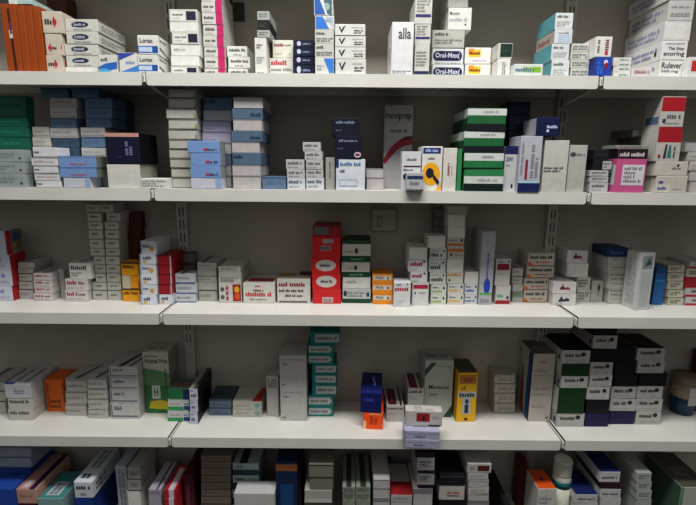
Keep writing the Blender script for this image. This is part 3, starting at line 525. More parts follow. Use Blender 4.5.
 'ptag': ('white dark-framed', 'b0aaa4', [('m', .3, .4, .8, .6, 'a04840', 1), ('r', .3, .25, .8, .33, '44485c')]),
 'orfl': ('orange-topped white', 'b4b4b0', [('m', .1, .7, .8, .85, '88888c', 2), ('r', .46, 0, .5, 1, '99999c')], {'T': [('r', 0, 0, 1, 1, 'cc4c10'), ('e', .5, .5, .12, .12, '5c2c5c')]}),
 'rustd': ('rust red', '5c1c10', []),
 'bluetop': ('white blue-topped', 'b4b4b4', [('m', .1, .3, .9, .6, '55555c', 1)], {'T': [('r', 0, 0, 1, 1, '101c50')]}),
 'dpurp': ('dark maroon-black', '281420', []),
 'foil': ('grey scribbled', '9ca09c', [('m', .15, .3, .85, .8, '66706c', 2)]),
 'greenw': ('large white green-edged', 'a4a8a0', [('r', .0, .0, .1, 1, '5c7c64'), ('r', .6, .0, .8, .7, '7c1824')], {'T': [('r', 0, 0, 1, 1, '4c483e'), ('m', .2, .3, .8, .6, '6c665c', 2)], 'L': [('r', 0, 0, 1, 1, '3c5444')], 'S': []}),  # top coloured dark to carry the shade under the shelf above
}
LIGHT, AMB, EXPO = 39, .36, 0.0
# ================================================================= room and shelving
paint = mat('cdcbc5', rough=.38, spot=.03, scale=12, name='cream_white_enamel')
paintd = mat('b4b2aa', rough=.45, spot=.04, scale=20, name='bracket_enamel')
slot = mat('0c0c0c', rough=.8)
def plain(name, x0, y0, z0, x1, y1, z1, M, kind='structure'):
    b = Mesh(); b.box(x0, y0, z0, x1, y1, z1, M, .001); return tag(b.build(name), kind=kind)
wallm = mat('a09a90', rough=.75, spot=.05, scale=5, name='grey_wall_paint', bump=.15)
plain('wall_back', -1.6, WALL, -.02, 2.5, WALL+.08, 2.75, wallm)
plain('floor', -1.6, -2.6, -.04, 2.5, WALL, -.02, mat('4a463e', rough=.5, scale=8, name='vinyl_floor'))
# shelf boards: three bays, seven rows are there, six matter to the view and its light
rows = ['top', 'second', 'third', 'fourth', 'lowest']
bays = [('left', -.994, -.004), ('middle', .006, .994), ('right', 1.006, 1.996)]
def board(x0, x1, z, label, group):
    e = bpy.data.objects.new('shelf_board', None); COL.objects.link(e); e.location = (x0, 0, z)
    tag(e, label, 'shelf', group)
    w = x1-x0
    p = Mesh(); p.box(0, .0012, -.0015, w, WALL-.0012, 0, paint, .0004); p.build('top_panel', parent=e)
    # rolled front lip with rounded lower corners
    r = .006; pts = []
    for cx_, cz_, a0 in ((w-r, -.0275+r, -90), (w-.002, -.002, 0), (.002, -.002, 90), (r, -.0275+r, 180)):
        rr = r if cz_ < -.01 else .002
        for k in range(5):
            a = math.radians(a0+k*22.5); pts.append((cx_+rr*math.cos(a), cz_+rr*math.sin(a)))
    p = Mesh(); n = len(pts)
    vs = [(a, 0, b) for a, b in pts]+[(a, .0012, b) for a, b in pts]
    fs = [tuple(range(n)), tuple(range(n, 2*n))[::-1]]+[(k+n, (k+1) % n+n, (k+1) % n, k) for k in range(n)]
    p.faces(vs, fs, paint); p.build('front_lip', parent=e)
    p = Mesh(); p.box(0, WALL-.0012, -.019, w, WALL-.0002, 0, paint, .0003); p.build('back_lip', parent=e)
    p = Mesh(); p.box(.0, .0012, -.0265, w, .018, -.0255, paint, .0003); p.build('return_fold', parent=e)
    return e
for k, z in enumerate(TOPS):
    for nm, a, b in bays:
        board(a, b, z, f'white enamelled metal shelf board, {rows[k]} row, {nm} bay', f'shelf boards of the {rows[k]} row')
for nm, a, b in bays:
    board(a, b, TOPS[0]+.30, f'white enamelled metal shelf board above the top row, {nm} bay', 'shelf boards above the frame')
# brackets under every joint, hooked in the uprights
for k, z in enumerate(TOPS+[TOPS[0]+.30]):
    for nm, xx in (('left', .001), ('right', 1.0)):
        b = Mesh()
        prof = [(.0, -.002), (.0, -.014), (.012, -.02), (WALL-.014, -.04), (WALL-.014, -.002)]
        vs = [(-.0016, y, zz) for y, zz in prof]+[(.0016, y, zz) for y, zz in prof]; n = len(prof)
        fs = [tuple(range(n)), tuple(range(n, 2*n))[::-1]]+[(i, (i+1) % n, (i+1) % n+n, i+n)[::-1] for i in range(n)]
        b.faces(vs, fs, paint)
        sl = [(.012, -.0205), (WALL-.016, -.0405)]
        b.faces([(-.004, sl[0][0], sl[0][1]), (.004, sl[0][0], sl[0][1]), (.004, sl[1][0], sl[1][1]), (-.004, sl[1][0], sl[1][1]),
                 (-.004, sl[0][0], sl[0][1]-.0012), (.004, sl[0][0], sl[0][1]-.0012), (.004, sl[1][0], sl[1][1]-.0012), (-.004, sl[1][0], sl[1][1]-.0012)],
                [(0, 1, 2, 3), (7, 6, 5, 4), (0, 4, 5, 1), (2, 6, 7, 3), (0, 3, 7, 4), (1, 5, 6, 2)], paint)
        o = b.build('shelf_bracket', loc=(xx, 0, z))
        rr = (rows+['uppermost hidden'])[k]
        tag(o, f'white metal shelf bracket under the {nm} joint of the {rr} row', 'bracket', 'shelf brackets at the joints')
        t = Mesh(); t.box(-.0030, -.002, -.021, .0030, .001, -.003, paint, .0008); t.box(-.0012, -.0023, -.018, -.0002, -.0019, -.008, slot, .0001)
        t.build('bracket_nose', parent=o)
for nm, xx in (('left', .001), ('right', 1.0)):
    b = Mesh(); b.box(-.014, WALL-.014, .1, .014, WALL-.0002, 2.3, mat('a3a198', rough=.5, name='upright_enamel'), .0012)
    zz = 1.0
    while zz < 2.0:
        for sx in (-.0062, .0038):
            b.box(sx, WALL-.0144, zz, sx+.0026, WALL-.0139, zz+.024, slot, .0001)
        zz += .036
    o = b.build('shelf_upright', loc=(xx, 0, 0))
    tag(o, f'{nm} slotted white steel upright fixed to the grey wall', 'upright', 'slotted uprights on the wall')
# plate on the wall under the second shelf
a = at_y(370.5, 231, WALL); c = at_y(397, 206, WALL)
e = Mesh(); pl = mat('8f8c82', rough=.5); e.box(0, -.012, 0, c.x-a.x, 0, .062, pl, .002)
o = e.build('wall_box', loc=(a.x, WALL, a.z)); tag(o, 'grey electrical box on the wall under the second shelf', 'wall box')
w_ = c.x-a.x
e = Mesh(); e.box(.004, -.0135, .004, w_-.004, -.0122, .058, mat('9a978d', rough=.45), .0008)
e.box(.016, -.0141, .014, .03, -.0136, .044, mat('6c6a62'), .0003); e.box(.018, -.0144, .018, .028, -.0142, .04, mat('8f8c82'), .0002)
e.build('cover_plate', parent=o)
# thin cable down the wall at the top
b = Mesh(); p0 = at_y(231.5, -40, WALL-.006); cbl = mat('15130f', rough=.7)
pts = [(0, 0, 0)]
for i in range(1, 16):
    q = at_y(231.5+.6*math.sin(i*.9), -40+i*7.5, WALL-.006); pts.append((q.x-p0.x, 0, q.z-p0.z))
b.tube(pts, .0024, cbl)
o = b.build('wall_cable', loc=p0, smooth=True); tag(o, 'thin dark cable hanging down the wall behind the top shelf', 'cable')
q = at_y(238, 12, WALL-.004); b = Mesh(); b.box(-.016, -.003, -.022, .016, .003, .022, mat('3a3630', rough=.8, spot=.3, scale=90), .003)
o = b.build('cable_clip', loc=q); tag(o, 'dark taped cable clip on the wall, top shelf', 'clip')

# ================================================================= round containers
# white capped bottle on the lowest shelf
cx_ = at_y(562, 495, .04); z0 = TOPS[4]+.0002
base = bpy.data.objects.new('pill_bottle', None); COL.objects.link(base)
r = (at_y(573.5, 495, .015).x-at_y(552, 495, .015).x)/2
base.location = (at_y(562.5, 495, .03).x+.003, .03+r*.7, z0)
tag(base, 'white screw-capped bottle with teal label beside the orange-topped carton', 'bottle')
zt = at_y(562, 463, .03).z-z0; zs = at_y(562, 484, .02).z-z0; zc = zs+.0105
plast = mat('a9aca2', rough=.4)
r = .0245
b = Mesh(); b.lathe(0, 0, [(r*.94, 0), (r, .003), (r, zs*.9), (r, zs), (r*.93, zs+.006), (r*.72, zs+.0125), (r*.66, zc+.001)], plast, 36); b.build('bottle_body', parent=base, smooth=True)
b = Mesh(); b.lathe(0, 0, [(r+.0003, .008), (r+.0003, zs-.014)], mat('c2c4b4', rough=.5), 36); b.build('label', parent=base, smooth=True)
b = Mesh(); b.lathe(0, 0, [(r+.0005, zs-.0225), (r+.0005, zs-.003)], mat('0f5058', rough=.5), 36); b.build('label_band', parent=base, smooth=True)
b = Mesh(); n = 40
prof = [(r*.9, zc), (r*.92, zc+.002), (r*.92, zt-.003), (r*.86, zt), (.001, zt+.0004)]
b.lathe(0, 0, prof, mat('b2b4aa', rough=.4), 40)
for k in range(40):
    a = 2*math.pi*k/40; x, y = r*.925*math.cos(a), r*.925*math.sin(a)
    b.box(x-.0005, y-.0005, zc+.003, x+.0005, y+.0005, zt-.004, mat('a2a49a', rough=.5), .0001)
b.build('screw_cap', parent=base)
# round tub at the right of the fourth shelf
z0 = TOPS[3]+.0002; yc = .148
r = .032; xl = at_y(672, 395, yc)
base = bpy.data.objects.new('ointment_tub', None); COL.objects.link(base); base.location = (xl.x+r, yc, z0)
tag(base, 'round cream tub with blue-green foot at the right end, fourth shelf', 'tub')
h = at_y(690, 374, yc).z-z0
b = Mesh(); b.lathe(0, 0, [(r*.78, 0), (r*.9, .003), (r*.99, h*.3), (r, h*.45)], mat('0a3350', rough=.35), 40); b.build('tub_foot', parent=base, smooth=True)
b = Mesh(); b.lathe(0, 0, [(r*.995, h*.45), (r*.995, h*.8)], mat('8c7e68', rough=.5), 40); b.build('tub_body', parent=base, smooth=True)
b = Mesh(); b.lathe(0, 0, [(r*1.03, h*.8), (r*1.03, h*.97), (r*.98, h), (.001, h)], mat('6c6052', rough=.5), 40); b.build('lid', parent=base, smooth=True)
b = Mesh(); vs = []; fs = []
for i in range(9):
    a = math.radians(-105+i*7)
    for zz in (h*.3, h*.76): vs.append(((r+.0008)*math.cos(a), (r+.0008)*math.sin(a), zz))
for i in range(8): fs.append((2*i, 2*i+2, 2*i+3, 2*i+1))
b.faces(vs, fs, mat('b4b4b0')); b.build('label', parent=base)

# ================================================================= light: two ceiling tubes behind and above the viewer
def area(name, loc, rot, sx, sy, e, col):
    l = bpy.data.lights.new(name, 'AREA'); l.shape = 'RECTANGLE'; l.size = sx; l.size_y = sy; l.energy = e; l.color = col
    o = bpy.data.objects.new(name, l); COL.objects.link(o); o.location = loc; o.rotation_euler = rot; return o
area('ceiling_light', (.5, -.6, 2.72), (math.radians(10), 0, 0), 1.3, .25, LIGHT, (1, .99, .955))
wd = bpy.data.worlds.new('room_ambience'); SC.world = wd; wd.use_nodes = True
nt = wd.node_tree; tc = nt.nodes.new('ShaderNodeTexCoord'); sp = nt.nodes.new('ShaderNodeSeparateXYZ'); nt.links.new(tc.outputs['Generated'], sp.inputs[0])
rp = nt.nodes.new('ShaderNodeValToRGB'); mr = nt.nodes.new('ShaderNodeMapRange'); mr.inputs['From Min'].default_value = -1
nt.links.new(sp.outputs['Z'], mr.inputs['Value']); nt.links.new(mr.outputs['Result'], rp.inputs['Fac'])
rp.color_ramp.elements[0].position = .42; rp.color_ramp.elements[0].color = (.05, .048, .045, 1)
rp.color_ramp.elements[1].position = .66; rp.color_ramp.elements[1].color = (1, 1, .97, 1)
nt.links.new(rp.outputs['Color'], nt.nodes['Background'].inputs['Color'])
wd.node_tree.nodes['Background'].inputs['Strength'].default_value = AMB
SC.view_settings.view_transform = 'Standard'; SC.view_settings.look = 'None'
SC.view_settings.exposure = EXPO; SC.view_settings.gamma = 1; SC.view_settings.use_curve_mapping = False
# ================================================================= top shelf
s = 0
K(s, 'at the left end of the top shelf', 0, 15, .012, .13, 0, [(3.5, 'folder', 'tall rust orange')], kind='folder box', name='folder_box', flap=False)
K(s, 'pressed against the folder box on the top shelf', 15.5, 23.5, .014, .12, 0, [(5, 'folder2', 'narrow orange')], kind='file box', name='folder_box', flap=False)
K(s, 'in the middle of the orange row, top shelf', 24, 31, .016, .11, 0, [(5.5, 'folder2', 'slim orange')], kind='file box', name='folder_box', flap=False)
K(s, 'nearest the arrow-marked cartons, top shelf', 31.5, 39.5, .018, .1, 0, [(6, 'folder2', 'last orange')], kind='file box', name='folder_box', flap=False)
K(s, 'behind the orange folder boxes, top shelf', 42, 64, .125, .05, 0, [(-6, 'brown', 'tall dark brown')])
K(s, 'lying across the orange folder boxes', 9, 31, .02, .09, 0, [(-2, 'tealw')], base=at_y(20, 3.3, .012).z+.0006)
K(s, 'tall pile of arrow-marked cartons, top shelf', 41, 61, .02, .1, 1, [(55, 'arrow'), (33, 'arrow2'), (11, 'arrow', None, 0, .5)])
K(s, 'pile of pill-logo cartons, top shelf', 64.5, 98, .03, .125, 0, [(67, 'blank', 'thin blank white'), (55.5, 'jpill'), (44, 'jpill', None, 0, 0), (31.5, 'jpill', None, .5, 0), (19, 'jpill', None, 0, -.5)])
K(s, 'leaning beside the pill-logo pile', 98.5, 118, .004, .04, -3, [(55, 'swoosh')])
K(s, 'between blue-swoosh and teal-panel cartons', 118.5, 136.5, .003, .04, 3, [(52.5, 'swooshd')])
K(s, 'pair with teal panels, top shelf', 137, 158, .006, .12, 1, [(54.5, 'lorax'), (35, 'lorax', None, 0, 0)])
K(s, 'pile with black square ends, top shelf', 170.5, 198, .05, .1, 0, [(66, 'blacksq'), (56, 'blank', None, 0, 1), (44.5, 'white', 'bulging white', 0, 2), (32, 'blacksq', None, 1, 1), (22, 'blank', None, -1, 0), (9, 'blacksq', None, -2, -1)])
K(s, 'tall magenta-ended pile, top shelf', 204, 225, .065, .1, 0, [(68, 'magenta'), (57, 'magenta'), (47, 'magenta'), (36, 'magenta', None, -1, -1), (24.5, 'magenta', None, -1, -1), (13, 'magenta', None, -2, -2), (2, 'magenta', None, -3, -3), (-9, 'magenta', None, -3, -3)])
K(s, 'short pile right of the magenta-ended pile', 228, 248, .07, .1, 0, [(68, 'smalltxt'), (57, 'smalltxt', None, 0, 2), (46, 'smalltxt', None, -1.5, -1)])
g = K(s, 'narrow column topped by a black box', 254.5, 266.5, .02, .1, 0, [(37.5, 'tallw'), (30, 'vgrey', None, 2.5, 3.5), (20, 'vblack', None, 3, 3.5), (11, 'vgrey', None, 2.5, 3)])
K(s, 'pair touching the navy pile, top shelf', 267.5, 293, .05, .11, 0, [(58, 'redlinew2'), (40, 'redlinew')])
K(s, 'navy pile on the top shelf', 293.5, 314, .03, .12, 0, [(64.5, 'navy'), (56, 'navy'), (48, 'navy'), (40, 'navy')])
K(s, 'column of blue-wedge cartons, top shelf', 315, 334, .004, .12, 0, [(57.5, 'bluepoly'), (43.5, 'greytx', 'white grey-printed'), (29.5, 'greytx', 'white grey-printed'), (15.5, 'bluepoly2'), (-3, 'bluedark', None, -1, -1)])
K(s, 'pile of V-marked cartons, top shelf', 335, 366, .006, .12, 0, [(59, 'vmark'), (47, 'vmark'), (35.5, 'vmark'), (24, 'vmark', None, 0, -.5)])
K(s, 'standing alone in mid top shelf', 392, 414, .008, .11, 0, [(22, 'alla')], name='tall_carton')
K(s, 'banded column right of the tall white one', 415, 430, .02, .1, 0, [(44.5, 'band'), (24, 'band2', None, 0, 1), (-2, 'band2', None, 0, 2.5)])
K(s, 'pile with navy pill logos, top shelf', 432.5, 464, .075, .1, 0, [(64.5, 'pill'), (48, 'pill'), (30, 'gtext3', None, 0, 1), (7.5, 'bend', None, 16, 8), (-12, 'greyb', None, 16, 5)])
K(s, 'pair with yellow labels, top shelf', 465.5, 496, .075, .1, 0, [(64, 'yelred'), (47.5, 'yelred')])
K(s, 'pair with dark green top, top shelf', 498, 513, .03, .1, 0, [(58.5, 'vtext'), (43, 'dkgreen')])
K(s, 'lying before the teal-sided pile', 514, 543, .008, .05, 0, [(64, 'greengrad')])
K(s, 'teal-sided pile, top shelf', 552, 570, .03, .1, 0, [(60, 'tealside'), (43.5, 'tealside'), (29, 'redside', None, 3, 3), (12.5, 'tealside', None, 4, 4)])
K(s, 'fine-printed pile beside the teal-sided pile', 571, 594, .03, .13, 0, [(68, 'greyrow'), (60, 'greyrow'), (52, 'greyrow'), (43.5, 'greyrow')])
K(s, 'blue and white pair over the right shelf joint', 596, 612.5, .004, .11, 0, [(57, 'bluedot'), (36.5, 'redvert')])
K(s, 'small teal-lettered pair, top shelf', 613.5, 632, .01, .09, 0, [(66, 'tealtxt'), (57.5, 'tealtxt')])
K(s, 'tucked before the long pile, top shelf', 633, 652, .004, .022, 0, [(68, 'lowpink')])
K(s, 'long purple-printed pile, top right', 660.5, 687, .03, .15, 0, [(60, 'pil3'), (41, 'pil2', None, 2, 1), (21, 'pil1', None, 5, 5), (0, 'pil0', None, 9, 8), (-18, 'pil0', None, 10, 9)])
K(s, 'at the right end of the top shelf', 688.5, 712, .01, .016, 0, [(57, 'redcard')])
# ================================================================= second shelf
s = 1
K(s, 'green column, left end of second shelf', -6, 28, .045, .028, 0, [(177, 'green'), (167.5, 'green'), (158, 'green'), (149, 'green'), (137, 'green', None, 0, -0.5), (126.3, 'green', None, 0, -1.0), (116, 'green', None, 0, -1.5), (106, 'green', None, 0, -2.0), (95.4, 'green', None, 0, -2.5)])
K(s, 'notched pile before the green column', -6, 24.5, .006, .03, 0, [(173.5, 'notch'), (162, 'notch', None, 0, -1), (149.5, 'notch', None, 0, -2)])
K(s, 'white pile beside the notched cartons', 36, 61, .006, .045, 0, [(180.5, 'swhite'), (173.5, 'swhite2', None, -2, -1), (166, 'swhite', None, -3, -3), (157.5, 'swhite2', None, -5, -3), (147.5, 'swhite', None, -4, 0)])
K(s, 'narrow grey column behind the white pile', 33, 50, .055, .1, 0, [(168, 'sgrey'), (158, 'sgrey'), (147.5, 'sgrey', None, -1, 0), (137, 'sgrey', None, -1, 0), (126.8, 'sgrey', None, -1, -1.5)])
K(s, 'blue-grey column left of the overhead pair', 52, 79, .056, .1, 0, [(178, 'dblue'), (168, 'sgrey'), (157, 'sblue'), (147.5, 'dblue'), (138, 'dblue', None, 0, 0), (127.8, 'sgrey', None, -3, -2), (118, 'sblue', None, -2.5, -3), (107.7, 'sgrey', None, -2.5, -3), (98, 'sgrey', None, -2.5, -2), (87.5, 'sblue', None, -12, -11)])
K(s, 'blue-lettered pile before the blue-grey columns', 63, 90, .004, .045, -2, [(177.5, 'wbl'), (167.5, 'lblue', None, -4, 6), (156.2, 'lblue', None, -5, 5.5)])
K(s, 'blue-grey column behind the navy box', 81, 105, .056, .1, 0, [(177.5, 'wbl'), (167, 'pinkw'), (157, 'sgrey'), (147.5, 'sgrey'), (137, 'sblue', None, 0, -.5), (127.5, 'sgrey', None, -1, -.5), (118, 'sblue', None, 4.5, 6), (107.5, 'sblue', None, 4, 7), (98, 'sblue', None, 3.5, 7), (87.5, 'sblue', None, -10, -7)])
K(s, 'dim slate column over the navy block', 114, 126, .13, .045, 0, [(160, 'dblue'), (140, 'dblue'), (130, 'dblue'), (120, 'dblue'), (110, 'dblue'), (100, 'dblue')])
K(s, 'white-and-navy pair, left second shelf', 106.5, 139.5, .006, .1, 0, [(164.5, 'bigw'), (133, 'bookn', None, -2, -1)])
K(s, 'beside the navy block, over the joint', 140.5, 167.5, .004, .06, 0, [(178.5, 'loww')])
K(s, 'tall olive-ended column, second shelf', 171, 199, .03, .1, 0, [(177.5, 'tgrey'), (168, 'tgrey'), (158.5, 'tgrey', None, -1, -1), (149, 'tgrey', None, -2, -2), (139.5, 'tgrey', None, -2, -2), (129.3, 'tgrey', None, -3, -2), (119, 'tgrey', None, -3, -2), (108.5, 'tgrey', None, -5, -3), (98, 'tgrey', None, -3, -4), (88, 'tgrey', None, -3, -3)])
K(s, 'light blue pile before the slate columns', 191, 221.5, .003, .045, -1, [(178, 'wbl'), (165.5, 'lblue2', None, -1, -1), (153, 'lblue2', None, -1, -1), (140.8, 'lblue2', None, -4, -2)])
K(s, 'left slate column, second shelf', 203, 231, .056, .1, 0, [(176, 'igrey'), (165, 'igrey'), (154, 'sblue'), (143, 'igrey'), (132, 'lilac', None, -1, 0), (120.8, 'lilac', None, -1, 0), (109.8, 'igrey', None, 0, 1), (97.3, 'iblue2', 'slate blue', 0, 1)])
K(s, 'right slate column, second shelf', 233, 261, .02, .11, 0, [(176, 'igrey'), (165, 'igrey', None, -1, -.5), (153, 'iblue2', None, -1, 0), (142, 'igrey', None, -1.5, -1.5), (131, 'iblue', None, -2, 1), (119.3, 'igrey', None, 0, 1), (108.5, 'iblue', None, -1, 1.5), (97, 'igrey', None, 0, 1.5)])
K(s, 'beside the slate column on the second shelf', 262, 286, .02, .1, 0, [(176.8, 'sblue', 'flat slate blue')])
K(s, 'small left pile in mid second shelf', 287, 305, .015, .09, 0, [(178.5, 'jtxt2'), (169.5, 'jtxt'), (159.5, 'jtxt', None, -1, -.5)])
K(s, 'small right pile in mid second shelf', 306, 324, .015, .09, 0, [(178, 'jtxt2'), (169.3, 'jtxt', None, 0, -.5), (160.4, 'jtxt', None, 0, -1), (151.5, 'jtxt', None, -1.5, -1.5), (142.2, 'jtxt', None, -3.5, -3.5)])
K(s, 'between small pile and navy-topped column', 325.5, 335.5, .015, .08, 0, [(157.5, 'upgrey')])
K(s, 'navy-topped column, mid second shelf', 336, 365.5, .006, .11, 0, [(159, 'wtask'), (135.6, 'nvy2', None, -1, -3.5), (118, 'nvy1', None, -4, -5.5)])
K(s, 'low grey pair, mid second shelf', 366.5, 383.5, .03, .1, 0, [(177.8, 'igrey'), (168.5, 'igrey')])
K(s, 'towering at mid second shelf', 384.5, 413.5, .095, .06, 0, [(105, 'movi')], name='tall_carton')
K(s, 'before the towering grey one, second shelf', 402, 421.5, .012, .035, 0, [(151.5, 'wnav')], name='tall_carton')
K(s, 'at the edge before the navy-pill carton', 406.5, 424, -.012, .02, 0, [(172.5, 'gsm')])
K(s, 'beside the slim red-lettered one, second shelf', 422.5, 443, .013, .08, 0, [(146.5, 'yring')], name='tall_carton')
K(s, 'left of the slim green one', 444, 457.5, .01, .09, 0, [(148, 'wredv')], name='tall_carton')
K(s, 'left of the green striped column', 458, 463.5, .008, .09, 0, [(149, 'greenp')], name='tall_carton')
K(s, 'green striped column, second shelf', 464.5, 504, .003, .15, 0, [(168.5, 'gband3'), (153, 'gband2'), (131, 'gband', None, 0, 1), (108, 'gband', None, 3.5, 3)])
K(s, 'dim navy column behind the silver carton', 509, 531, .09, .08, 0, [(160, 'navyback'), (147, 'navyback'), (130, 'navyback'), (115, 'navyback'), (101.5, 'navyback')])
K(s, 'right of the green striped column', 505.5, 520.5, .01, .07, 0, [(146, 'wnavtop')], name='tall_carton')
K(s, 'silver-and-navy pair, second shelf', 521.5, 543.5, -.003, .08, 0, [(136, 'silver'), (117, 'navlog', None, 15.5, 17)])
K(s, 'left of the logo one, second shelf', 545, 569.5, .002, .1, 0, [(140.5, 'wmid')], name='tall_carton')
K(s, 'over the right joint of second shelf', 570, 588, .006, .1, 0, [(145, 'wshort')], name='tall_carton')
K(s, 'low pile left of the pink carton', 590, 608.5, .012, .09, 0, [(182.5, 'jtxt', 'small pale text-printed'), (176.5, 'jtxt'), (170.5, 'jtxt'), (160, 'sticker', None, 4, 4), (149.5, 'dark', None, 4, 1)])
K(s, 'on the second shelf, right bay', 618.5, 648, .003, .07, 0, [(149, 'pinkbox', 'pink-and-black')])
K(s, 'flat across the pink-and-black carton', 616, 649, .01, .06, 0, [(145.3, 'gg', 'grey-green')], base=at_y(633, 149, .003).z+.0003)
K(s, 'dim column behind the pink carton', 640, 656.5, .08, .09, 0, [(180, 'gg'), (171, 'gg'), (162, 'gg'), (153, 'gg'), (145, 'gg'), (137.5, 'dimst', None, -2, 0), (129, 'dimst', None, -8, 0)])
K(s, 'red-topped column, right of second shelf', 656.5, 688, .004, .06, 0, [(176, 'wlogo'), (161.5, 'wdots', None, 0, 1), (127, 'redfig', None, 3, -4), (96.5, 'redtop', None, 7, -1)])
K(s, 'grey column, right end of second shelf', 690, 715, .03, .1, 0, [(181, 'igrey'), (171, 'igrey'), (162, 'sgrey'), (152, 'sgrey', None, -2, 0), (142, 'igrey', None, -4, 0)])
# ================================================================= third shelf
s = 2
K(s, 'red-sided pile, left end of third shelf', -22, 12, 301, .06, 0, [(286, 'lila'), (270, 'lila', None, 0, -1), (255, 'lila', None, -1, -3), (231, 'pic', None, -1, -8)])
K(s, 'slab pile beside the red-sided pile', 18.5, 33, 299, .11, 0, [(289, 'slab'), (281, 'slab'), (273.5, 'slab', None, 0, -.5), (268, 'slab', None, -1, 0), (262, 'slab', None, -1, 1)])
K(s, 'four maroon-lettered cartons, left third shelf', 34, 52.5, 301, .1, 0, [(293.7, 'dose'), (287.2, 'dose', None, 0, -.3), (280.5, 'dose', None, -.5, -.5), (273.5, 'dose', None, -.8, -1)])
K(s, 'standing between two maroon-lettered piles', 57.5, 63.5, 298, .08, 0, [(269, 'greyb', 'slim plain grey')])
K(s, 'maroon-lettered pair with grey top carton', 65, 87.5, 301.5, .1, 0, [(290.5, 'dose'), (279, 'dose'), (263, 'wtext', 'pale grey', 3.5, 3)])
tw = [290.3, 282, 273, 264.6, 256, 248, 239, 229.7, 221.4, 212.5, 204]
o1 = [0, -.5, -1, -1.5, -2, -2.5, -3.3, -4, -4.5, -5.5, -7]
K(s, 'left half of the twin tower', 92.5, 106.5, 300, .09, 0, [(y, 'twin', None, o, o) for y, o in zip(tw, o1)])
o2 = [0, 0, -.5, -1, -1.3, -1.5, -2, -2.4, -2.8, -1, -8]
K(s, 'right half of the twin tower', 107, 121, 300, .09, 0, [(y, 'twin', None, o, o) for y, o in zip(tw, o2)])
K(s, 'amber trio beside the twin tower', 122, 139.5, 301.5, .034, 0, [(288.5, 'yell'), (275.5, 'yell2'), (262, 'yell', None, -1, -1)])
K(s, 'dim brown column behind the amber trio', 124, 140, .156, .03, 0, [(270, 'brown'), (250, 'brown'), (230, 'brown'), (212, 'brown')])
K(s, 'blue-flashed column over the left joint', 140.5, 156.5, 305, .09, 0, [(295, 'mark'), (284.5, 'bflash'), (275, 'mark', None, -.5, -.5), (264, 'bflash', None, -1, -1), (254, 'mark', None, -1, -1), (241, 'bflash', 'grey scuffed', 0, -.5)])
K(s, 'dark red column over the left joint', 158.5, 172, 304.5, .1, 0, [(294.5, 'mark', 'white ink-printed'), (284.5, 'dkred', None, 0, -.3), (274.5, 'dkred', None, -.3, -.5), (265, 'dkred', None, -.5, -.8), (255.5, 'dkred', None, -.8, -1)])
K(s, 'blue-footed trio right of the left joint', 175, 196, 302.5, .045, 0, [(294, 'bluef'), (283.5, 'bluef'), (274, 'bluef', None, 0, -1)])
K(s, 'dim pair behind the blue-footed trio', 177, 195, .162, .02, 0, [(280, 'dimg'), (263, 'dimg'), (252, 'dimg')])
K(s, 'grey layered pile left of capsule carton', 197.5, 217, 301, .12, 0, [(290, 'slab'), (282.5, 'greyb'), (276, 'slab', None, 0, -.5), (269, 'greyb', None, -.5, -1), (262, 'slab', None, -.5, -.5)])
K(s, 'pile standing on the capsule-pictured carton', 218.5, 241, 303, .11, 0, [(283.5, 'capsule'), (277, 'greyt'), (271.5, 'greyb'), (266.5, 'greyt', None, 0, -.5)])
K(s, 'right of the capsule-pictured carton', 243, 275, 303.3, .1, 0, [(283.3, 'zom')])
K(s, 'left of the bright red tower', 277, 310.5, 303.3, .1, 0, [(279.5, 'rox')])
K(s, 'bright red tower, third shelf', 312.5, 341, 303.8, .09, 0, [(290, 'redlab'), (273.8, 'redel', None, -.5, -.5), (258, 'redel', None, -1, -1), (236.5, 'redup', None, -.5, -.5), (226, 'redcap', None, .5, 0)])
K(s, 'green-footed column right of the red tower', 342.5, 371, 303.2, .09, 0, [(288.4, 'gw2'), (277, 'white', 'plain-fronted white', 0, -.5), (262, 'gw1', None, -.8, -1), (244, 'gw1', None, -.3, 0), (240, 'gtop', None, 2, 0)])
K(s, 'orange striped trio, mid third shelf', 372.5, 393, 304.3, .07, 0, [(294, 'fina'), (284, 'fina', None, 0, 0), (274.7, 'fina', None, 0, 0)])
K(s, 'right of the orange striped trio', 394.3, 411, 307, .05, 0, [(282.3, 'mar2')])
K(s, 'maroon-lettered column, mid third shelf', 412.5, 429, 305.5, .1, 0, [(283, 'mar3'), (271.7, 'mar1', None, -4, -1.5), (259.7, 'mar1', None, -4, -1.5), (247.5, 'blank', None, -3, -1.5)])
K(s, 'green-lettered column, mid third shelf', 431, 446.5, 304.5, .055, 0, [(294.5, 'grn2'), (284.3, 'grn2', None, 0, 0), (272.3, 'grn1', None, -1, -.3), (259.5, 'grn1', None, -2, -.5), (248, 'grn1', None, -1, .3), (236, 'blank', None, -3, -.5)])
K(s, 'tallest gold-lettered column, mid third shelf', 448, 464, 304.5, .1, 0, [(294.3, 'yel1'), (283.7, 'yel1'), (272.3, 'ylt', None, -1, -.6), (259.6, 'blank', None, -1, -.2), (248, 'orgl2', None, 0, .6), (237.6, 'orgl', None, -.8, .4), (226.5, 'blank', None, 0, 1.2), (215, 'blank', None, 0, 1.2), (205.5, 'greyb', None, 0, 4)])
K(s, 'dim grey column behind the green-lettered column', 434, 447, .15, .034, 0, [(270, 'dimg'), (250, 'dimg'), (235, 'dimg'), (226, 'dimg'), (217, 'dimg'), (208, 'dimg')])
K(s, 'blue-lettered pair with blank topmost carton', 465, 481, 304.3, .1, 0, [(294.3, 'blu1'), (283.7, 'blu1', None, 0, 0), (272, 'blank', None, -1.4, -.5)])
K(s, 'with blue round label, third shelf', 482.5, 496, 305, .09, 1, [(231.5, 'silv')], name='tall_carton')
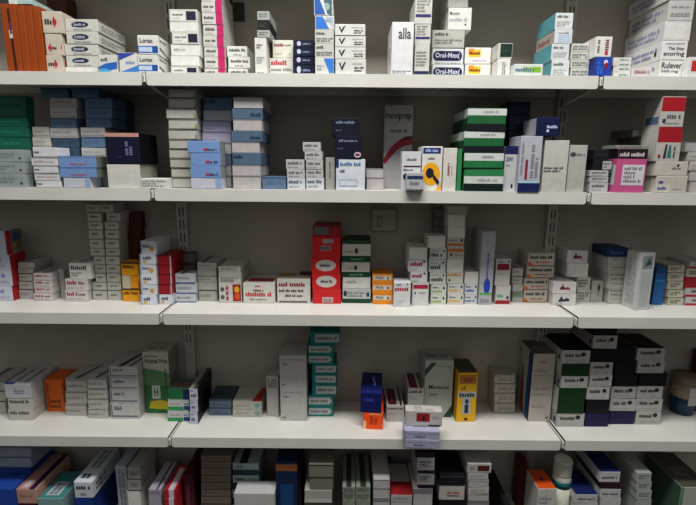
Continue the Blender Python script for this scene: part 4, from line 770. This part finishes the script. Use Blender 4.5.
K(s, 'maroon-banded pair right of silver carton', 496, 511, 304.3, .1, 0, [(285.5, 'pub2'), (259, 'pub1', None, .5, .5)])
K(s, 'plain layered pile, third shelf', 512.5, 523, 302.3, .1, 0, [(297, 'greyb'), (291, 'gg'), (284, 'greyb'), (276.5, 'slab'), (267.5, 'slab', None, 0, .5)])
K(s, 'black-lettered pile under the right upright', 524, 552, 302.5, .1, 0, [(289.7, 'bat'), (278.2, 'bat', None, 0, .5), (266, 'bat', None, 3.5, 3), (253, 'bat', None, 4.5, 3.5)])
K(s, 'logo pair at the right joint', 553, 576.5, 305.5, .07, -1, [(293.7, 'alo2'), (282.3, 'alo')])
K(s, 'dim pile behind the logo pair', 577.5, 591, 302, .1, 0, [(290, 'greyt'), (277.3, 'greyt'), (263.3, 'blank', 'white blank', -10, -2), (250.5, 'alo', None, -10, -2.5)])
K(s, 'right of the dim logo pile', 592, 605.5, 302, .08, 0, [(280.5, 'oval')])
K(s, 'line-printed column under the blue carton', 609, 628, 304, .1, 0, [(289, 'rose'), (272.7, 'rose', None, 0, -.5), (264.6, 'roseg', None, 0, 0), (257, 'rose', None, 0, 0), (248, 'bluelid', None, -2, 1)])
K(s, 'near the shelf edge, right bay', 641.5, 655.5, 310.5, .07, 9, [(253, 'openw')], name='tall_carton')
K(s, 'right of the tall stickered carton', 656.5, 667.5, 305, .08, 0, [(267, 'azure')], name='tall_carton')
K(s, 'scribble-printed column, right bay', 668.5, 684, 305.5, .1, 0, [(297.5, 'mush'), (289.5, 'mush'), (281, 'mush'), (272.5, 'mush', None, 0, .5), (265, 'mush', None, 0, 1)])
K(s, 'red column, right end of third shelf', 685.5, 712, 305.5, .1, 0, [(297, 'redw'), (288, 'redw'), (277, 'redf'), (268, 'mush', 'cream', 1, 0), (262, 'redw', 'white red-footed', 4, 0)])
# ================================================================= fourth shelf
s = 3
K(s, 'grey pile, left end of fourth shelf', -16, 5, 414, .11, 0, [(401, 'slab'), (391, 'slab'), (381, 'slab')])
K(s, 'long trio, left of fourth shelf', 8, 32.5, 420.5, .13, 0, [(409.5, 'long2'), (398.3, 'long2', None, -.5, -.5), (384.5, 'long1', None, -4, -2.5)])
K(s, 'right of the long trio', 44, 63.5, 411.5, .07, 0, [(379.5, 'oran')])
K(s, 'banded trio right of the orange carton', 65, 86.5, 415.5, .13, 0, [(403.7, 'wlay'), (391.3, 'wlay'), (379, 'wlay', None, 0, 0)])
K(s, 'narrow banded column, left bay', 88, 107.5, 418.5, .13, 0, [(408.5, 'wlay', 'grey-white'), (398.5, 'wlay', 'grey-white', -.5, -.5), (388.3, 'wlay', 'grey-white', -.8, -.8), (377.7, 'wlay', 'grey-white', -1.2, -1.5)])
K(s, 'blue-cornered column, left bay', 110, 139, 418.8, .14, 0, [(403.6, 'corn'), (390, 'corn', None, -.5, -.5), (378, 'corn', None, -1, -1), (366.5, 'corn', None, -1.5, -2)])
K(s, 'left of the green-and-blue pile', 142, 168, 413, .08, 0, [(352, 'nico')], name='tall_carton')
K(s, 'green-and-blue trio on the left joint', 167.5, 189, 421.5, .06, 0, [(410.5, 'eye'), (399.3, 'eye', None, 0, 0), (389.5, 'eyed', None, .5, 0)])
K(s, 'black-sided trio right of the joint', 189.5, 197.5, 424.5, .13, 0, [(412, 'blk'), (400.5, 'blk', None, 0, 0), (388.8, 'blk', None, -.3, 0)])
K(s, 'slate pair beside the red-patched pair', 209, 231.5, 415.7, .1, 0, [(407.5, 'slate'), (399.7, 'slate')])
K(s, 'red-patched pair, middle bay', 232.5, 261.5, 417, .1, 0, [(409.3, 'redpat'), (401.5, 'redpat')])
K(s, 'left of the tall blank-faced pair', 266, 279, 416, .06, -6, [(376, 'rulers')], name='tall_carton')
K(s, 'tall blank-faced pair, middle bay', 280, 306.5, 421, .14, 0, [(388, 'aero'), (355.7, 'aero', None, -.8, -.3)], name='tall_carton')
tl = [(406.5, 'teal', None, 0, 0), (395.5, 'teal', None, 0, 0), (384, 'teal2', None, 4, 3), (374, 'teal2', None, 4, 3), (364.5, 'teal2', None, 4, 3), (354.5, 'teal', None, 0, 0), (344.5, 'teal', None, 0, 0), (332, 'teal2', None, 2, 6)]
K(s, 'teal tower in the middle bay', 308, 333.5, 416.5, .09, 0, tl)
K(s, 'orange and royal blue pair standing apart', 363.5, 383.5, 429, .11, -4, [(412.5, 'flame'), (391, 'royal', None, -3, -1.5)])
K(s, 'right of the orange-and-blue pair', 386.5, 404, 421.5, .1, 0, [(405.5, 'ruby')])
K(s, 'maroon-topped pair beside the pale green-cornered one', 408, 424, 420, .1, 0, [(408, 'blank', 'plain white', 0, 0), (388.5, 'ruby', None, 0, 0)])
K(s, 'behind the red-square carton, middle bay', 424.8, 454, 417, .08, 0, [(360.5, 'moxi')], name='tall_carton')
K(s, 'lilac pair overhanging the fourth shelf edge', 403.5, 439.5, -.034, .052, -3, [(439, 'lil'), (430.7, 'lil', None, .5, .5)])
K(s, 'on the lilac pair, fourth shelf', 405.5, 442.5, -.012, .028, -3, [(410.5, 'sq')], base=at_y(421, 430.7, -.034).z+.0004)
K(s, 'right of the tall pale green-cornered one', 458.5, 478, 422, .09, 2, [(373, 'yman')], name='tall_carton')
K(s, 'curl-printed column, middle bay', 494.5, 515.5, 413.5, .1, 0, [(403.5, 'clar'), (393.5, 'clar'), (384, 'clar'), (375, 'clar')])
K(s, 'left of the dot-logo wall', 533.5, 556, 421.5, .14, 0, [(354, 'volt')], name='tall_carton')
K(s, 'first column of the dot-logo wall', 557, 585, 427, .14, 0, [(413.5, 'nap'), (388.3, 'napg', None, 2, 1), (376.3, 'nap', None, 4.5, 3.5), (364, 'napg', 'low dark green', 5, 4), (350.5, 'nap', None, 5, 6)])
K(s, 'second column of the dot-logo wall', 585.8, 609.5, 427, .14, 0, [(413.5, 'napp'), (399.5, 'napd', None, 1, .5), (386.8, 'nap', None, 1.5, .5), (375, 'nap', None, 4, 3), (362.3, 'nap', None, 5, 4), (348.7, 'napd', None, 6, 8), (335.5, 'nap', None, 8, 8.5), (326.5, 'napd', None, 8, 8.5)])
K(s, 'third column of the dot-logo wall', 610, 635.5, 424.5, .14, 0, [(411, 'napp'), (398.7, 'nap', None, 0, .7), (386.6, 'nap', None, 1.5, 1.5), (374, 'napd', None, 4.5, 2.5), (360, 'napd', None, 6, 0), (347.5, 'napd', None, 6, 0)])
K(s, 'fourth column of the dot-logo wall', 636.5, 661.5, 424.5, .14, 0, [(411, 'nap'), (398.7, 'nap', None, 0, 1.5), (386.3, 'nap', None, 1, 2), (373.5, 'napd', None, 3.5, 6), (361, 'nap', None, 1.5, 4), (348.3, 'nap', None, 1, 4)])
K(s, 'by the right edge, behind the round tub', 701, 712, .15, .03, 0, [(352, 'brown', 'dark brown')])
# ================================================================= lowest shelf
s = 4
K(s, 'steel grey pile, left end of lowest shelf', -12, 32, .07, .1, 0, [(487, 'steel'), (476.5, 'steel'), (467.5, 'cobalt'), (458, 'steel', None, 0, -1), (448, 'steel', None, 0, -1)])
K(s, 'low before the steel grey pile', -14, 13, .004, .06, 0, [(489, 'cobw')])
K(s, 'striped salmon pile, lowest shelf', 16, 36, .012, .15, 0, [(503.5, 'maro', 'dark'), (489.5, 'salm')])
K(s, 'between the salmon and cobalt piles', 37.5, 63, .006, .11, 0, [(498.5, 'tealt')])
K(s, 'cobalt-based pair, lowest shelf', 73.5, 92, .012, .15, 0, [(498, 'blued'), (482.5, 'whit5')])
K(s, 'leaning right of the cobalt pair', 115, 126, .06, .1, 0, [(466, 'leaf')], name='leaflet_carton')
K(s, 'grey black-seamed pile, lowest shelf', 127, 140, .04, .1, 0, [(491, 'blank', 'plain white'), (479.5, 'sml5'), (468, 'sml5', 'dim grey')])
K(s, 'lilac-striped pair, lowest shelf', 148.5, 161, .02, .12, 0, [(496, 'lila5'), (489.5, 'lila5')])
K(s, 'red leaflet pair, lowest shelf', 164, 176, .015, .1, 0, [(499, 'redb5'), (490.5, 'redb5')])
K(s, 'maroon standing behind the red leaflets', 183, 193, .05, .12, 0, [(475, 'maro', 'dark')])
K(s, 'brown layered pile, lowest shelf', 201, 231, .06, .12, 0, [(503, 'brn'), (496, 'brn'), (489, 'brn'), (482, 'brn'), (475, 'brn'), (468, 'brn'), (461, 'brn'), (455, 'brn')])
K(s, 'navy-striped pile, lowest shelf', 232.5, 259, .06, .12, 0, [(505, 'nstr'), (490, 'nstr'), (475.5, 'nstr'), (463.5, 'nstr')])
K(s, 'before the navy-striped pile', 234, 274.5, .004, .05, 0, [(493.5, 'bigwt')])
K(s, 'beside the navy-striped pile', 275.5, 297, .02, .12, 0, [(462, 'dkbl')], name='tall_carton')
K(s, 'slim upright beside the dark blue one', 297.5, 301, .05, .1, 0, [(462, 'maro', 'dark red')])
K(s, 'bright-footed grey pile, lowest shelf', 304.5, 332, .01, .1, 0, [(502.5, 'dimg'), (490, 'brite'), (477, 'dimg', None, 5, 1), (464.5, 'dimg', None, 4, 1.5)])
K(s, 'first slatted column, mid lowest shelf', 342.5, 355.5, .02, .14, 0, [(500, 'slat'), (493, 'slat'), (487, 'slat')])
K(s, 'second slatted column, mid lowest shelf', 356, 370.5, .02, .14, 0, [(500, 'slat'), (493, 'slat'), (487, 'slat')])
K(s, 'pale pile right of the slatted columns', 373.5, 390, .01, .13, 0, [(498, 'igrey'), (489, 'igrey'), (480, 'igrey')])
K(s, 'standing behind the pale pile', 386, 392, .145, .035, 0, [(464, 'blued', 'dark blue')])
K(s, 'red-topped pair, lowest shelf', 391, 412.5, .012, .13, 0, [(502, 'rstr'), (495, 'rstr')])
K(s, 'gold-striped column, lowest shelf', 414, 433, .008, .11, 0, [(489, 'igrey'), (485.5, 'dark', None, 4, 1.5), (473.5, 'ybar', None, 3.5, 2), (471, 'dark', None, 3.5, 2), (458, 'ybar', None, 3.5, 2), (452.5, 'dpurp', None, 2, 2)])
K(s, 'dark-framed pair, lowest shelf', 439.5, 465, .008, .12, 0, [(500, 'dark'), (486, 'ptag'), (477, 'dark', None, 0, 0)])
K(s, 'brown-tagged column, lowest shelf', 468.5, 489, .01, .13, 0, [(501, 'igrey'), (494.5, 'igrey', None, 0, 0), (487.5, 'sgrey', None, 0, 0), (480.5, 'igrey', None, 0, 0), (473, 'sgrey', None, -.5, -.5), (464, 'brtag', None, -.8, 3)])
K(s, 'dark beside the brown-tagged column', 505, 511, .008, .15, 0, [(506, 'dark')])
K(s, 'in the gap beside the orange carton', 521, 527.5, .12, .05, 0, [(463, 'rustd')])
K(s, 'left of the white bottle', 538, 556.5, .012, .08, 0, [(489, 'orfl')], name='tall_carton')
K(s, 'blue-topped pair beside the white bottle', 576, 598, .006, .1, 0, [(503, 'bluetop'), (494.5, 'bluetop')])
K(s, 'blue-topped column, right of lowest shelf', 600.5, 621, .012, .13, 0, [(498, 'bluetop'), (489, 'bluetop'), (482.5, 'dpurp'), (472, 'bluetop')])
K(s, 'scribbled column, right of lowest shelf', 637, 652, .01, .13, 0, [(500, 'foil'), (491, 'foil'), (482, 'foil'), (473, 'foil')])
K(s, 'at the right end of the lowest shelf', 681, 712, .008, .15, 0, [(487.5, 'greenw')], name='tall_carton')
bad = settle()
for b in bad: print('OVERLAP', b)
make_all()
